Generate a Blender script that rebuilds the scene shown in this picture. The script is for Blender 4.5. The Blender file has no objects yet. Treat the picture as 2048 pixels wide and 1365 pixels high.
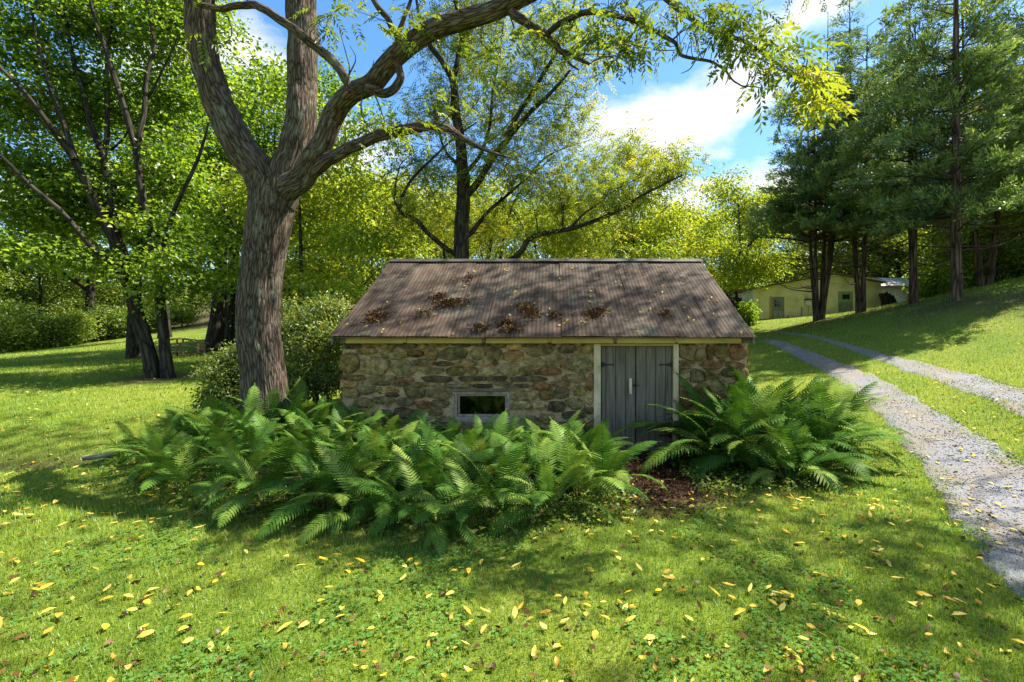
import bpy, bmesh, math, random
import numpy as np
from mathutils import Vector, Matrix

# ------------------------------------------------------------------ camera, sky, sun
scene = bpy.context.scene
FPX, CX, CY, CH = 960.0, 1105.0, 682.0, 1.75      # focal length and principal point in photo pixels, eye height
cam_d = bpy.data.cameras.new("camera")
cam = bpy.data.objects.new("camera", cam_d)
scene.collection.objects.link(cam)
cam.location = (0, 0, CH)
cam.rotation_euler = (math.radians(90), 0, 0)
cam_d.sensor_width = 36.0
cam_d.lens = FPX / 2048.0 * 36.0
cam_d.shift_x = -(CX - 1024.0) / 2048.0
cam_d.clip_end = 3000.0
cam_d.clip_start = 0.05
scene.camera = cam

SUN_AZ = math.atan2(0.93, 0.36)          # from +Y towards +X
SUN_EL = math.radians(56)
sd = Vector((math.sin(SUN_AZ) * math.cos(SUN_EL), math.cos(SUN_AZ) * math.cos(SUN_EL), math.sin(SUN_EL)))

world = bpy.data.worlds.new("World")
scene.world = world
world.use_nodes = True
wt = world.node_tree
wt.nodes.clear()
def wn(t, **kw):
    n = wt.nodes.new(t)
    for k, v in kw.items():
        setattr(n, k, v)
    return n
wo = wn('ShaderNodeOutputWorld')
sky = wn('ShaderNodeTexSky')
sky.sky_type = 'NISHITA'
sky.sun_disc = False
sky.sun_elevation = SUN_EL
sky.sun_rotation = SUN_AZ
sky.air_density = 1.0
sky.dust_density = 0.4
sky.ozone_density = 2.0
bg = wn('ShaderNodeBackground'); bg.inputs['Strength'].default_value = 0.095
bgc = wn('ShaderNodeBackground'); bgc.inputs['Color'].default_value = (1.0, 1.0, 1.0, 1); bgc.inputs['Strength'].default_value = 0.42
tc = wn('ShaderNodeTexCoord')
sep = wn('ShaderNodeSeparateXYZ')
wt.links.new(tc.outputs['Generated'], sep.inputs[0])
zc = wn('ShaderNodeMath', operation='MAXIMUM'); wt.links.new(sep.outputs['Z'], zc.inputs[0]); zc.inputs[1].default_value = 0.02
za = wn('ShaderNodeMath', operation='ADD'); wt.links.new(zc.outputs[0], za.inputs[0]); za.inputs[1].default_value = 0.16
dx = wn('ShaderNodeMath', operation='DIVIDE'); wt.links.new(sep.outputs['X'], dx.inputs[0]); wt.links.new(za.outputs[0], dx.inputs[1])
dy = wn('ShaderNodeMath', operation='DIVIDE'); wt.links.new(sep.outputs['Y'], dy.inputs[0]); wt.links.new(za.outputs[0], dy.inputs[1])
cmb = wn('ShaderNodeCombineXYZ'); wt.links.new(dx.outputs[0], cmb.inputs[0]); wt.links.new(dy.outputs[0], cmb.inputs[1])
cmb.inputs[2].default_value = 7.7
cn = wn('ShaderNodeTexNoise'); cn.inputs['Scale'].default_value = 1.15; cn.inputs['Detail'].default_value = 9; cn.inputs['Roughness'].default_value = 0.52
wt.links.new(cmb.outputs[0], cn.inputs['Vector'])
cr = wn('ShaderNodeValToRGB'); cr.color_ramp.elements[0].position = 0.525; cr.color_ramp.elements[1].position = 0.60
wt.links.new(cn.outputs['Fac'], cr.inputs[0])
hsv = wn('ShaderNodeHueSaturation'); hsv.inputs['Saturation'].default_value = 1.25
wt.links.new(sky.outputs[0], hsv.inputs['Color']); wt.links.new(hsv.outputs[0], bg.inputs['Color'])
mx = wn('ShaderNodeMixShader')
wt.links.new(cr.outputs[0], mx.inputs[0]); wt.links.new(bg.outputs[0], mx.inputs[1]); wt.links.new(bgc.outputs[0], mx.inputs[2])
wt.links.new(mx.outputs[0], wo.inputs[0])

sun_d = bpy.data.lights.new("sun", 'SUN')
sun_d.energy = 5.0
sun_d.angle = math.radians(0.53)
sun_d.color = (1.0, 0.94, 0.82)
sun = bpy.data.objects.new("sun", sun_d)
scene.collection.objects.link(sun)
sun.rotation_euler = sd.to_track_quat('Z', 'Y').to_euler()
sun.location = (20, 12, 30)

scene.view_settings.view_transform = 'Standard'
scene.view_settings.look = 'None'
scene.view_settings.exposure = 1.65
scene.view_settings.gamma = 1.0
scene.view_settings.use_curve_mapping = False
scene.cycles.max_bounces = 7
scene.cycles.diffuse_bounces = 4
scene.cycles.transmission_bounces = 5
scene.cycles.transparent_max_bounces = 8
scene.cycles.caustics_reflective = False
scene.cycles.caustics_refractive = False

# ------------------------------------------------------------------ helpers
C = scene.collection
rng = np.random.default_rng(7)
random.seed(7)

def P(px, py, d):
    """photo pixel at a known distance -> world point"""
    return np.array([(px - CX) / FPX * d, d, CH - (py - CY) / FPX * d])

def setp(o, label=None, cat=None, group=None, kind=None):
    if label: o["label"] = label
    if cat: o["category"] = cat
    if group: o["group"] = group
    if kind: o["kind"] = kind
    return o

def empty(name, loc, label, cat, group=None):
    o = bpy.data.objects.new(name, None)
    o.empty_display_size = 0.2
    C.objects.link(o)
    o.location = loc
    return setp(o, label, cat, group)

def mesh_np(name, V, F, attrs=None, smooth=False):
    """V (n,3); F (m,k) array or list of arrays; attrs {name:(type, data per point)}"""
    me = bpy.data.meshes.new(name)
    V = np.asarray(V, dtype=np.float32)
    Fs = F if isinstance(F, list) else [F]
    Fs = [np.asarray(f, dtype=np.int32) for f in Fs if len(f)]
    nl = sum(f.size for f in Fs); npoly = sum(len(f) for f in Fs)
    me.vertices.add(len(V)); me.vertices.foreach_set('co', V.ravel())
    me.loops.add(nl); me.polygons.add(npoly)
    li = np.concatenate([f.ravel() for f in Fs])
    tot = np.concatenate([np.full(len(f), f.shape[1], dtype=np.int32) for f in Fs])
    st = np.concatenate([[0], np.cumsum(tot)[:-1]]).astype(np.int32)
    me.loops.foreach_set('vertex_index', li)
    me.polygons.foreach_set('loop_start', st)
    if smooth:
        me.polygons.foreach_set('use_smooth', np.ones(npoly, dtype=bool))
    if attrs:
        for k, (t, dat) in attrs.items():
            a = me.attributes.new(k, t, 'POINT')
            dat = np.asarray(dat, dtype=np.float32)
            a.data.foreach_set('vector' if t == 'FLOAT_VECTOR' else 'value', dat.ravel())
    me.update(calc_edges=True)
    return me

def obj(name, me, mat=None, parent=None, loc=None):
    o = bpy.data.objects.new(name, me)
    C.objects.link(o)
    if mat is not None and len(me.materials) == 0:
        me.materials.append(mat)
    if parent is not None: o.parent = parent
    if loc is not None: o.location = loc
    return o

def box_me(name, x0, x1, y0, y1, z0, z1, bevel=0.0, jitter=0.0):
    bm = bmesh.new()
    add_box(bm, x0, x1, y0, y1, z0, z1)
    if bevel > 0:
        bmesh.ops.bevel(bm, geom=list(bm.edges), offset=bevel, segments=1, affect='EDGES')
    if jitter:
        for v in bm.verts:
            v.co += Vector((random.uniform(-1, 1), random.uniform(-1, 1), random.uniform(-1, 1))) * jitter
    me = bpy.data.meshes.new(name); bm.to_mesh(me); bm.free()
    return me

def add_box(bm, x0, x1, y0, y1, z0, z1, M=None):
    vs = [bm.verts.new((x, y, z)) for x in (x0, x1) for y in (y0, y1) for z in (z0, z1)]
    if M is not None:
        for v in vs: v.co = M @ v.co
    for q in ((0, 1, 3, 2), (4, 6, 7, 5), (0, 4, 5, 1), (2, 3, 7, 6), (0, 2, 6, 4), (1, 5, 7, 3)):
        bm.faces.new([vs[i] for i in q])
    return vs

def bm_mesh(name, bm):
    bmesh.ops.recalc_face_normals(bm, faces=list(bm.faces))
    me = bpy.data.meshes.new(name); bm.to_mesh(me); bm.free()
    return me

def catmull(pts, radii, n):
    pts = [np.asarray(p, float) for p in pts]
    if len(pts) == 2:
        t = np.linspace(0, 1, n)
        return pts[0] + (pts[1] - pts[0]) * t[:, None], np.interp(t, [0, 1], radii)
    P0 = [2 * pts[0] - pts[1]] + pts + [2 * pts[-1] - pts[-2]]
    m = len(pts) - 1
    ts = np.linspace(0, m - 1e-6, n)
    out = np.zeros((n, 3))
    for i, t in enumerate(ts):
        k = int(t); u = t - k
        a, b, c, d = P0[k], P0[k + 1], P0[k + 2], P0[k + 3]
        out[i] = 0.5 * ((2 * b) + (-a + c) * u + (2 * a - 5 * b + 4 * c - d) * u * u + (-a + 3 * b - 3 * c + d) * u ** 3)
    return out, np.interp(ts, np.arange(m + 1), radii)

def tube(path, radii, sides, rough=0.0, seed=0, flare=None, ridge=0.0):
    """swept tube -> V, F(quads), bark coords"""
    path = np.asarray(path, float); n = len(path)
    T = np.gradient(path, axis=0); T /= (np.linalg.norm(T, axis=1)[:, None] + 1e-9)
    ref = np.array([0, 0, 1.0]) if abs(T[0][2]) < 0.9 else np.array([0, 1.0, 0])
    N = np.cross(T[0], ref); N /= np.linalg.norm(N)
    r_ = np.random.default_rng(seed)
    ang = np.linspace(0, 2 * np.pi, sides, endpoint=False)
    V = np.zeros((n, sides, 3)); B = np.zeros((n, sides, 3))
    s = 0.0
    ph = r_.uniform(0, 6.28, 6)
    for i in range(n):
        if i:
            N = N - T[i] * np.dot(N, T[i]); N /= (np.linalg.norm(N) + 1e-9)
            s += np.linalg.norm(path[i] - path[i - 1])
        Bn = np.cross(T[i], N)
        rr = np.full(sides, radii[i])
        if rough:
            rr = rr * (1 + rough * (0.5 * np.sin(2 * ang + ph[0] + s * 0.9) + 0.4 * np.sin(3 * ang + ph[1] - s * 1.7) + 0.3 * np.sin(5 * ang + ph[2] + s * 2.3)
                                    + 0.25 * np.sin(9 * ang + ph[3] + s * 4.0)))
        if ridge:
            rr = rr + ridge * (np.abs(np.sin(11 * ang + 1.3 * np.sin(2.1 * s + ph[0]) + ph[1])) + np.abs(np.sin(17 * ang - 1.1 * np.sin(3.3 * s + ph[2]) + ph[3])) - 1.2 + 0.5 * np.sin(7 * s + 5 * ang))
        if flare is not None:
            rr = rr * (1 + flare(s) * (1 + 0.45 * np.sin(4 * ang + ph[4]) + 0.3 * np.sin(7 * ang + ph[5])))
        V[i] = path[i] + (np.cos(ang) * rr)[:, None] * N + (np.sin(ang) * rr)[:, None] * Bn
        B[i] = np.stack([np.cos(ang) * radii[i], np.sin(ang) * radii[i], np.full(sides, s)], 1)
    idx = np.arange(n * sides).reshape(n, sides)
    a = idx[:-1]; b = np.roll(idx, -1, 1)[:-1]; c = np.roll(idx, -1, 1)[1:]; d = idx[1:]
    F = np.stack([a, b, c, d], -1).reshape(-1, 4)
    return V.reshape(-1, 3), F, B.reshape(-1, 3)

class Tubes:
    def __init__(s): s.V = []; s.F = []; s.B = []; s.n = 0
    def add(s, path, radii, sides=5, **kw):
        V, F, B = tube(path, radii, sides, **kw)
        s.V.append(V); s.F.append(F + s.n); s.B.append(B); s.n += len(V)
    def mesh(s, name, off=(0, 0, 0)):
        return mesh_np(name, np.concatenate(s.V) - np.asarray(off), np.concatenate(s.F),
                       {'barkco': ('FLOAT_VECTOR', np.concatenate(s.B))}, smooth=True)

def unit(v):
    return v / (np.linalg.norm(v, axis=-1, keepdims=True) + 1e-9)

def leaf_geo(c, nrm, dr, L, W, fold=0.25, curl=0.15):
    """folded two-triangle leaves: c base (n,3), nrm normal, dr direction"""
    dr = unit(dr); side = unit(np.cross(nrm, dr)); nn = unit(np.cross(dr, side))
    L = np.asarray(L)[:, None]; W = np.asarray(W)[:, None]
    b = c
    t = c + dr * L - nn * L * curl
    r = c + dr * L * 0.45 + side * W * 0.5 + nn * W * fold
    l = c + dr * L * 0.45 - side * W * 0.5 + nn * W * fold
    V = np.stack([b, r, t, l], 1).reshape(-1, 3)
    k = np.arange(len(c))[:, None] * 4
    F = np.concatenate([k + np.array([[0, 1, 2]]), k + np.array([[0, 2, 3]])], 1).reshape(-1, 3)
    return V, F

def leaf_geo6(c, nrm, dr, L, W, curl=0.25):
    """oval four-triangle leaves for litter"""
    dr = unit(dr); side = unit(np.cross(nrm, dr)); nn = unit(np.cross(dr, side)); n = len(c)
    L = np.asarray(L)[:, None]; W = np.asarray(W)[:, None]; k_ = np.random.default_rng(n).uniform(-0.3, 1, (n, 1)) * curl
    q = [c, c + dr * L * .33 + side * W * .5 - nn * L * k_ * .2 + nn * W * .2, c + dr * L * .72 + side * W * .38 - nn * L * k_ * .1 + nn * W * .15, c + dr * L + nn * L * k_ * .6,
         c + dr * L * .72 - side * W * .38 - nn * L * k_ * .1 + nn * W * .15, c + dr * L * .33 - side * W * .5 - nn * L * k_ * .2 + nn * W * .2]
    V = np.stack(q, 1).reshape(-1, 3); k = np.arange(n)[:, None] * 6
    F = np.concatenate([k + np.array([t]) for t in ((0, 1, 5), (1, 2, 5), (2, 4, 5), (2, 3, 4))], 1).reshape(-1, 3)
    return V, F

# ------------------------------------------------------------------ materials
def mat(name):
    m = bpy.data.materials.new(name); m.use_nodes = True
    nt = m.node_tree; nt.nodes.clear()
    out = nt.nodes.new('ShaderNodeOutputMaterial')
    def N(t, **kw):
        n = nt.nodes.new(t)
        for k, v in kw.items():
            if k.startswith('i_'):
                n.inputs[k[2:].replace('_', ' ')].default_value = v
            else: setattr(n, k, v)
        return n
    return m, nt, out, N, nt.links.new

def ramp(N, stops):
    n = N('ShaderNodeValToRGB')
    e = n.color_ramp.elements
    while len(e) < len(stops): e.new(0.5)
    for el, (p, c) in zip(e, stops):
        el.position = p
        el.color = tuple(c) + (1,) if len(c) == 3 else c
    return n

def leaf_mat(name, stops, trans=0.45, tboost=1.5, gloss=0.022, rough=0.4, tcol=None, orand=0.0):
    m, nt, out, N, Lk = mat(name)
    at = N('ShaderNodeAttribute', attribute_name='tint')
    cr_ = ramp(N, stops)
    if orand:
        oi = N('ShaderNodeObjectInfo'); ma = N('ShaderNodeMath', operation='MULTIPLY_ADD'); Lk(oi.outputs['Random'], ma.inputs[0]); ma.inputs[1].default_value = orand; Lk(at.outputs['Fac'], ma.inputs[2])
        mb2 = N('ShaderNodeMath', operation='SUBTRACT'); Lk(ma.outputs[0], mb2.inputs[0]); mb2.inputs[1].default_value = orand * 0.5; Lk(mb2.outputs[0], cr_.inputs[0])
    else: Lk(at.outputs['Fac'], cr_.inputs[0])
    df = N('ShaderNodeBsdfDiffuse'); Lk(cr_.outputs[0], df.inputs[0])
    tr = N('ShaderNodeBsdfTranslucent')
    mu = N('ShaderNodeMix', data_type='RGBA', blend_type='MULTIPLY'); mu.inputs[0].default_value = 1.0
    Lk(cr_.outputs[0], mu.inputs[6]); mu.inputs[7].default_value = tuple(x * tboost for x in (tcol or (1.15, 1.0, 0.5))) + (1,)
    Lk(mu.outputs[2], tr.inputs[0])
    mx_ = N('ShaderNodeMixShader'); mx_.inputs[0].default_value = trans
    Lk(df.outputs[0], mx_.inputs[1]); Lk(tr.outputs[0], mx_.inputs[2])
    gl = N('ShaderNodeBsdfGlossy'); gl.inputs['Roughness'].default_value = rough; gl.inputs['Color'].default_value = (1, 1, 1, 1)
    m2 = N('ShaderNodeMixShader'); m2.inputs[0].default_value = gloss
    Lk(mx_.outputs[0], m2.inputs[1]); Lk(gl.outputs[0], m2.inputs[2])
    Lk(m2.outputs[0], out.inputs[0])
    return m

def pmat(name, stops, scale=6.0, detail=6, rough=0.8, bump=0.0, bscale=20.0, coord='Object', stretch=(1, 1, 1), metallic=0.0, attr=None, spec=0.3, bdist=0.02):
    """principled with noise-driven colour and bump"""
    m, nt, out, N, Lk = mat(name)
    bs = N('ShaderNodeBsdfPrincipled'); bs.inputs['Roughness'].default_value = rough; bs.inputs['Metallic'].default_value = metallic
    bs.inputs['Specular IOR Level'].default_value = spec
    if attr:
        co = N('ShaderNodeAttribute', attribute_name=attr).outputs['Vector']
    else:
        co = N('ShaderNodeTexCoord').outputs[coord]
    mp = N('ShaderNodeMapping'); mp.inputs['Scale'].default_value = stretch
    Lk(co, mp.inputs[0])
    nz = N('ShaderNodeTexNoise'); nz.inputs['Scale'].default_value = scale; nz.inputs['Detail'].default_value = detail; nz.inputs['Roughness'].default_value = 0.6
    Lk(mp.outputs[0], nz.inputs['Vector'])
    cr_ = ramp(N, stops); Lk(nz.outputs['Fac'], cr_.inputs[0])
    Lk(cr_.outputs[0], bs.inputs['Base Color'])
    if bump:
        n2 = N('ShaderNodeTexNoise'); n2.inputs['Scale'].default_value = bscale; n2.inputs['Detail'].default_value = 6
        Lk(mp.outputs[0], n2.inputs['Vector'])
        bp = N('ShaderNodeBump'); bp.inputs['Strength'].default_value = bump; bp.inputs['Distance'].default_value = bdist
        Lk(n2.outputs['Fac'], bp.inputs['Height']); Lk(bp.outputs[0], bs.inputs['Normal'])
    Lk(bs.outputs[0], out.inputs[0])
    return m

def bark_mat(name, dark, mid, light, lichen=None, scale=14.0, bump=1.0, dist=0.04, along=0.15):
    m, nt, out, N, Lk = mat(name)
    bs = N('ShaderNodeBsdfPrincipled'); bs.inputs['Roughness'].default_value = 0.92; bs.inputs['Specular IOR Level'].default_value = 0.15
    co = N('ShaderNodeAttribute', attribute_name='barkco').outputs['Vector']
    mp = N('ShaderNodeMapping'); mp.inputs['Scale'].default_value = (1, 1, along); Lk(co, mp.inputs[0])
    dist_n = N('ShaderNodeTexNoise'); dist_n.inputs['Scale'].default_value = scale * 0.5; dist_n.inputs['Detail'].default_value = 3
    Lk(mp.outputs[0], dist_n.inputs['Vector'])
    vm = N('ShaderNodeVectorMath', operation='SCALE'); vm.inputs[3].default_value = 0.09
    Lk(dist_n.outputs['Color'], vm.inputs[0])
    va = N('ShaderNodeVectorMath', operation='ADD'); Lk(mp.outputs[0], va.inputs[0]); Lk(vm.outputs[0], va.inputs[1])
    vo = N('ShaderNodeTexVoronoi', feature='DISTANCE_TO_EDGE'); vo.inputs['Scale'].default_value = scale
    Lk(va.outputs[0], vo.inputs['Vector'])
    nz = N('ShaderNodeTexNoise'); nz.inputs['Scale'].default_value = scale * 2.2; nz.inputs['Detail'].default_value = 7; nz.inputs['Roughness'].default_value = 0.65
    Lk(va.outputs[0], nz.inputs['Vector'])
    cr_ = ramp(N, [(0.0, dark), (0.10, mid), (0.42, light)])
    mth = N('ShaderNodeMath', operation='MULTIPLY'); Lk(vo.outputs['Distance'], mth.inputs[0])
    m3 = N('ShaderNodeMath', operation='MULTIPLY_ADD'); Lk(nz.outputs['Fac'], m3.inputs[0]); m3.inputs[1].default_value = 2.2; m3.inputs[2].default_value = -0.2
    Lk(m3.outputs[0], mth.inputs[1])
    Lk(mth.outputs[0], cr_.inputs[0])
    col = cr_.outputs[0]
    if lichen is not None:
        ln = N('ShaderNodeTexNoise'); ln.inputs['Scale'].default_value = 7.5; ln.inputs['Detail'].default_value = 8; ln.inputs['Roughness'].default_value = 0.7
        mp2 = N('ShaderNodeMapping'); mp2.inputs['Scale'].default_value = (1, 1, 0.45); Lk(co, mp2.inputs[0]); Lk(mp2.outputs[0], ln.inputs['Vector'])
        lr = ramp(N, [(0.55, (0, 0, 0)), (0.66, (1, 1, 1))]); Lk(ln.outputs['Fac'], lr.inputs[0])
        mlt = N('ShaderNodeMath', operation='MULTIPLY'); Lk(lr.outputs[0], mlt.inputs[0]); mlt.inputs[1].default_value = 0.5
        mx_ = N('ShaderNodeMix', data_type='RGBA'); Lk(mlt.outputs[0], mx_.inputs[0]); Lk(col, mx_.inputs[6]); mx_.inputs[7].default_value = tuple(lichen) + (1,)
        col = mx_.outputs[2]
    Lk(col, bs.inputs['Base Color'])
    bp = N('ShaderNodeBump'); bp.inputs['Strength'].default_value = bump; bp.inputs['Distance'].default_value = dist
    Lk(mth.outputs[0], bp.inputs['Height']); Lk(bp.outputs[0], bs.inputs['Normal'])
    Lk(bs.outputs[0], out.inputs[0])
    return m

BARK = bark_mat('walnut_bark', (0.018, 0.013, 0.009), (0.085, 0.062, 0.043), (0.20, 0.158, 0.115), lichen=(0.24, 0.26, 0.19), scale=24)
BARK_D = bark_mat('dark_bark', (0.009, 0.008, 0.006), (0.034, 0.027, 0.019), (0.075, 0.063, 0.046), lichen=(0.085, 0.10, 0.05), scale=9)
BARK_C = bark_mat('conifer_bark', (0.02, 0.014, 0.01), (0.075, 0.05, 0.034), (0.20, 0.14, 0.10), scale=8, along=0.08)

# tint 0 -> 1
LEAF_MAPLE = leaf_mat('maple_leaf', [(0, (0.06, 0.115, 0.012)), (0.55, (0.135, 0.215, 0.018)), (1, (0.27, 0.32, 0.027))], trans=0.5, tboost=1.6, tcol=(1.0, 1.05, 0.45))
LEAF_WALN = leaf_mat('walnut_leaf', [(0, (0.07, 0.13, 0.015)), (0.5, (0.155, 0.22, 0.022)), (0.8, (0.27, 0.31, 0.03)), (1, (0.38, 0.36, 0.04))], trans=0.5, tboost=1.5)
LEAF_YEL = leaf_mat('yellowing_leaf', [(0, (0.10, 0.19, 0.016)), (0.5, (0.22, 0.31, 0.025)), (1, (0.37, 0.40, 0.035))], trans=0.5, tboost=1.45)
LEAF_WOOD = leaf_mat('woodland_leaf', [(0, (0.05, 0.10, 0.016)), (0.5, (0.12, 0.195, 0.024)), (1, (0.26, 0.31, 0.035))], trans=0.48, tboost=1.5)
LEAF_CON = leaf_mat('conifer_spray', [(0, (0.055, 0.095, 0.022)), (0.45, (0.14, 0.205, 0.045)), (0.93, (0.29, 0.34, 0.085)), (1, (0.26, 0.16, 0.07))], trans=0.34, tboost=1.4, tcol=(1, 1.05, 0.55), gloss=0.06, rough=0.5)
LEAF_SHRUB = leaf_mat('shrub_leaf', [(0, (0.06, 0.11, 0.025)), (0.6, (0.15, 0.22, 0.045)), (1, (0.30, 0.32, 0.08))], trans=0.4, tboost=1.5, gloss=0.025, rough=0.35)
FERN = leaf_mat('fern_frond', [(0, (0.04, 0.10, 0.014)), (0.45, (0.08, 0.17, 0.023)), (0.8, (0.155, 0.235, 0.036)), (1, (0.33, 0.26, 0.09))], trans=0.2, tboost=1.3, tcol=(1, 1.0, 0.5), gloss=0.006, rough=0.45, orand=0.75)
GRASS = leaf_mat('grass_blade', [(0, (0.078, 0.155, 0.013)), (0.55, (0.195, 0.295, 0.022)), (0.85, (0.36, 0.375, 0.035)), (1, (0.44, 0.36, 0.12))], trans=0.4, tboost=1.6, gloss=0.02, rough=0.45)
CLOVER = leaf_mat('clover_leaf', [(0, (0.06, 0.16, 0.03)), (1, (0.14, 0.27, 0.06))], trans=0.35, tboost=1.3, gloss=0.0)
LITTER = leaf_mat('leaf_litter', [(0, (0.03, 0.016, 0.01)), (0.4, (0.10, 0.045, 0.02)), (0.75, (0.24, 0.12, 0.035)), (1, (0.50, 0.33, 0.06))], trans=0.12, tboost=1.0, gloss=0.01)
FALLEN = leaf_mat('fallen_yellow_leaf', [(0, (0.13, 0.06, 0.02)), (0.2, (0.38, 0.21, 0.025)), (0.55, (0.57, 0.38, 0.03)), (1, (0.62, 0.49, 0.11))], trans=0.2, tboost=1.0, gloss=0.02, tcol=(1, 0.9, 0.5), orand=0.5)

# ------------------------------------------------------------------ ground
ctrl = [P(*a) for a in [
    (1905, 660, 16.5), (1910, 600, 20), (1825, 607, 24), (1720, 625, 28), (1635, 640, 30), (1505, 640, 38), (1765, 622, 38),
    (2048, 700, 13), (2048, 800, 8.5), (2048, 911, 6.4), (1729, 800, 10.5), (1608, 722, 17), (1516, 681, 26), (1850, 950, 6.27),
    (2048, 555, 24), (1970, 572, 24), (1540, 660, 32),
    (0, 880, 8.2), (230, 885, 8.1), (100, 800, 11), (315, 755, 14), (0, 755, 14), (200, 720, 22), (0, 695, 42), (425, 704, 25),
    (350, 712, 23), (260, 668, 48), (380, 645, 56), (530, 850, 8.0), (440, 822, 9.5), (640, 815, 10.0), (463, 690, 26)]]
ctrl += [np.array(a, float) for a in [
    (0, 0, 0), (0, 3, 0), (-3, 4, 0), (3, 3, 0), (-6, 5, 0), (-7, 6.4, 0), (3, 5, 0), (0, 5, 0), (1.4, 7.9, -0.085), (-2, 7.5, 0.0), (3.4, 8, 0.0),
    (-12, 3, -0.05), (10, 2, 0.5), (0, -10, 0), (-15, -10, -0.2), (15, -10, 0.9), (0, 13.5, 0.35), (4.5, 12, 0.25), (-3, 17, 0.6), (4, 24, 1.3), (0, 34, 2.0),
    (0, 60, 6), (-30, 62, 7), (30, 62, 9), (-70, 40, 4), (-90, 90, 12), (0, 110, 16), (90, 100, 20), (80, 30, 14), (45, 20, 9), (-60, 0, 0.5), (60, -20, 8), (-60, -40, 0), (30, 35, 5.2), (34, 46, 5.5)]]
ctrl = np.array(ctrl)
_n = len(ctrl)
def _U(r2): return 0.5 * r2 * np.log(r2 + 1e-9)
_K = _U(((ctrl[:, None, :2] - ctrl[None, :, :2]) ** 2).sum(-1)) + np.eye(_n) * 0.6
_Pm = np.concatenate([np.ones((_n, 1)), ctrl[:, :2]], 1)
_A = np.block([[_K, _Pm], [_Pm.T, np.zeros((3, 3))]])
_w = np.linalg.solve(_A, np.concatenate([ctrl[:, 2], np.zeros(3)]))
def gz(x, y):
    x = np.asarray(x, float); y = np.asarray(y, float)
    sh = x.shape; xf = x.ravel(); yf = y.ravel(); z = np.zeros_like(xf)
    for s in range(0, len(xf), 20000):
        xs = np.clip(xf[s:s + 20000], -140, 140); ys = np.clip(yf[s:s + 20000], -60, 150)
        z[s:s + 20000] = _U((xs[:, None] - ctrl[:, 0]) ** 2 + (ys[:, None] - ctrl[:, 1]) ** 2) @ _w[:_n] + _w[_n] + _w[_n + 1] * xs + _w[_n + 2] * ys
    # ditch at the left, with a steeper far bank
    e = 1 / (1 + np.exp((xf + 5.6) * 3.0))
    yc = 7.05 + 0.10 * np.sin(xf * 1.3)
    t = yf - yc
    z = z - e * 0.30 * np.exp(-(np.where(t < 0, t / 0.28, t / 0.55)) ** 2)
    z = z + 0.012 * np.sin(xf * 2.1 + yf * 1.3) * np.sin(yf * 1.7 - xf * 0.6) + 0.006 * np.sin(xf * 5.3 + 1) * np.sin(yf * 4.7)
    return z.reshape(sh)
def g1(x, y): return float(gz(np.array([x]), np.array([y]))[0])

def gray(px, py, dmax=80):
    """photo pixel -> point where its ray meets the ground"""
    d = np.concatenate([np.arange(1.2, 12, 0.02), np.arange(12, dmax, 0.08)])
    x = (px - CX) / FPX * d; z = CH - (py - CY) / FPX * d
    hit = np.nonzero(z < gz(x, d))[0]
    k = hit[0] if len(hit) else len(d) - 1
    return np.array([x[k], d[k]])

def inpoly(x, y, poly):
    poly = np.asarray(poly); r = np.zeros(x.shape, bool)
    j = len(poly) - 1
    for i in range(len(poly)):
        xi, yi = poly[i]; xj, yj = poly[j]
        c = ((yi > y) != (yj > y)) & (x < (xj - xi) * (y - yi) / (yj - yi + 1e-12) + xi)
        r ^= c; j = i
    return r
def dseg(x, y, poly, closed=True):
    """distance to polyline"""
    poly = np.asarray(poly); best = np.full(x.shape, 1e9)
    m = len(poly) if closed else len(poly) - 1
    for i in range(m):
        a = poly[i]; b = poly[(i + 1) % len(poly)]
        ab = b - a; t = np.clip(((x - a[0]) * ab[0] + (y - a[1]) * ab[1]) / (ab @ ab + 1e-12), 0, 1)
        best = np.minimum(best, np.hypot(x - a[0] - t * ab[0], y - a[1] - t * ab[1]))
    return best

# wheel tracks of the drive, traced on the ground
T1L = [(2048, 1264), (1980, 1162), (1932, 1075), (1879, 998), (1850, 950), (1811, 882), (1753, 842), (1725, 800), (1685, 766), (1661, 751), (1608, 722), (1545, 693), (1516, 681)]
T1R = [(2048, 911), (1932, 853), (1835, 800), (1767, 754), (1671, 720), (1593, 693), (1530, 676)]
T2L = [(2048, 843), (1932, 785), (1835, 749), (1738, 712), (1642, 683), (1535, 662)]
T2R = [(2048, 780), (1932, 741), (1811, 717), (1738, 700), (1642, 676), (1540, 659)]
T1L, T1R, T2L, T2R = [np.array([gray(*p) for p in t]) for t in (T1L, T1R, T2L, T2R)]
def extend_back(t, n=6):
    d = t[0] - t[1]; d = d / np.linalg.norm(d)
    return d
# both tracks carry on past the right edge of the picture and behind the camera
T1L = np.vstack([[[1.9, -6.0], [2.05, -2.0], [2.35, 1.2]], T1L])
T1R = np.vstack([[[3.7, -6.0], [3.9, -2.0], [4.5, 2.0], [5.4, 4.6]], T1R])
T2L = np.vstack([[[4.7, -6.0], [5.0, -2.0], [5.7, 2.0], [6.6, 5.0]], T2L])
T2R = np.vstack([[[6.2, -6.0], [6.4, -2.0], [7.1, 2.0], [8.0, 5.6]], T2R])
def resamp(t, n):
    s = np.concatenate([[0], np.cumsum(np.linalg.norm(np.diff(t, axis=0), axis=1))]); u = np.linspace(0, s[-1], n)
    return np.stack([np.interp(u, s, t[:, 0]), np.interp(u, s, t[:, 1])], 1)
def smooth_line(t, n=160, k=9):
    t = resamp(t, n); p = np.pad(t, ((k, k), (0, 0)), mode='edge')
    return np.stack([np.convolve(p[:, i], np.ones(2 * k + 1) / (2 * k + 1), 'valid') for i in (0, 1)], 1)
T1L, T1R, T2L, T2R = [smooth_line(t) for t in (T1L, T1R, T2L, T2R)]
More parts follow.
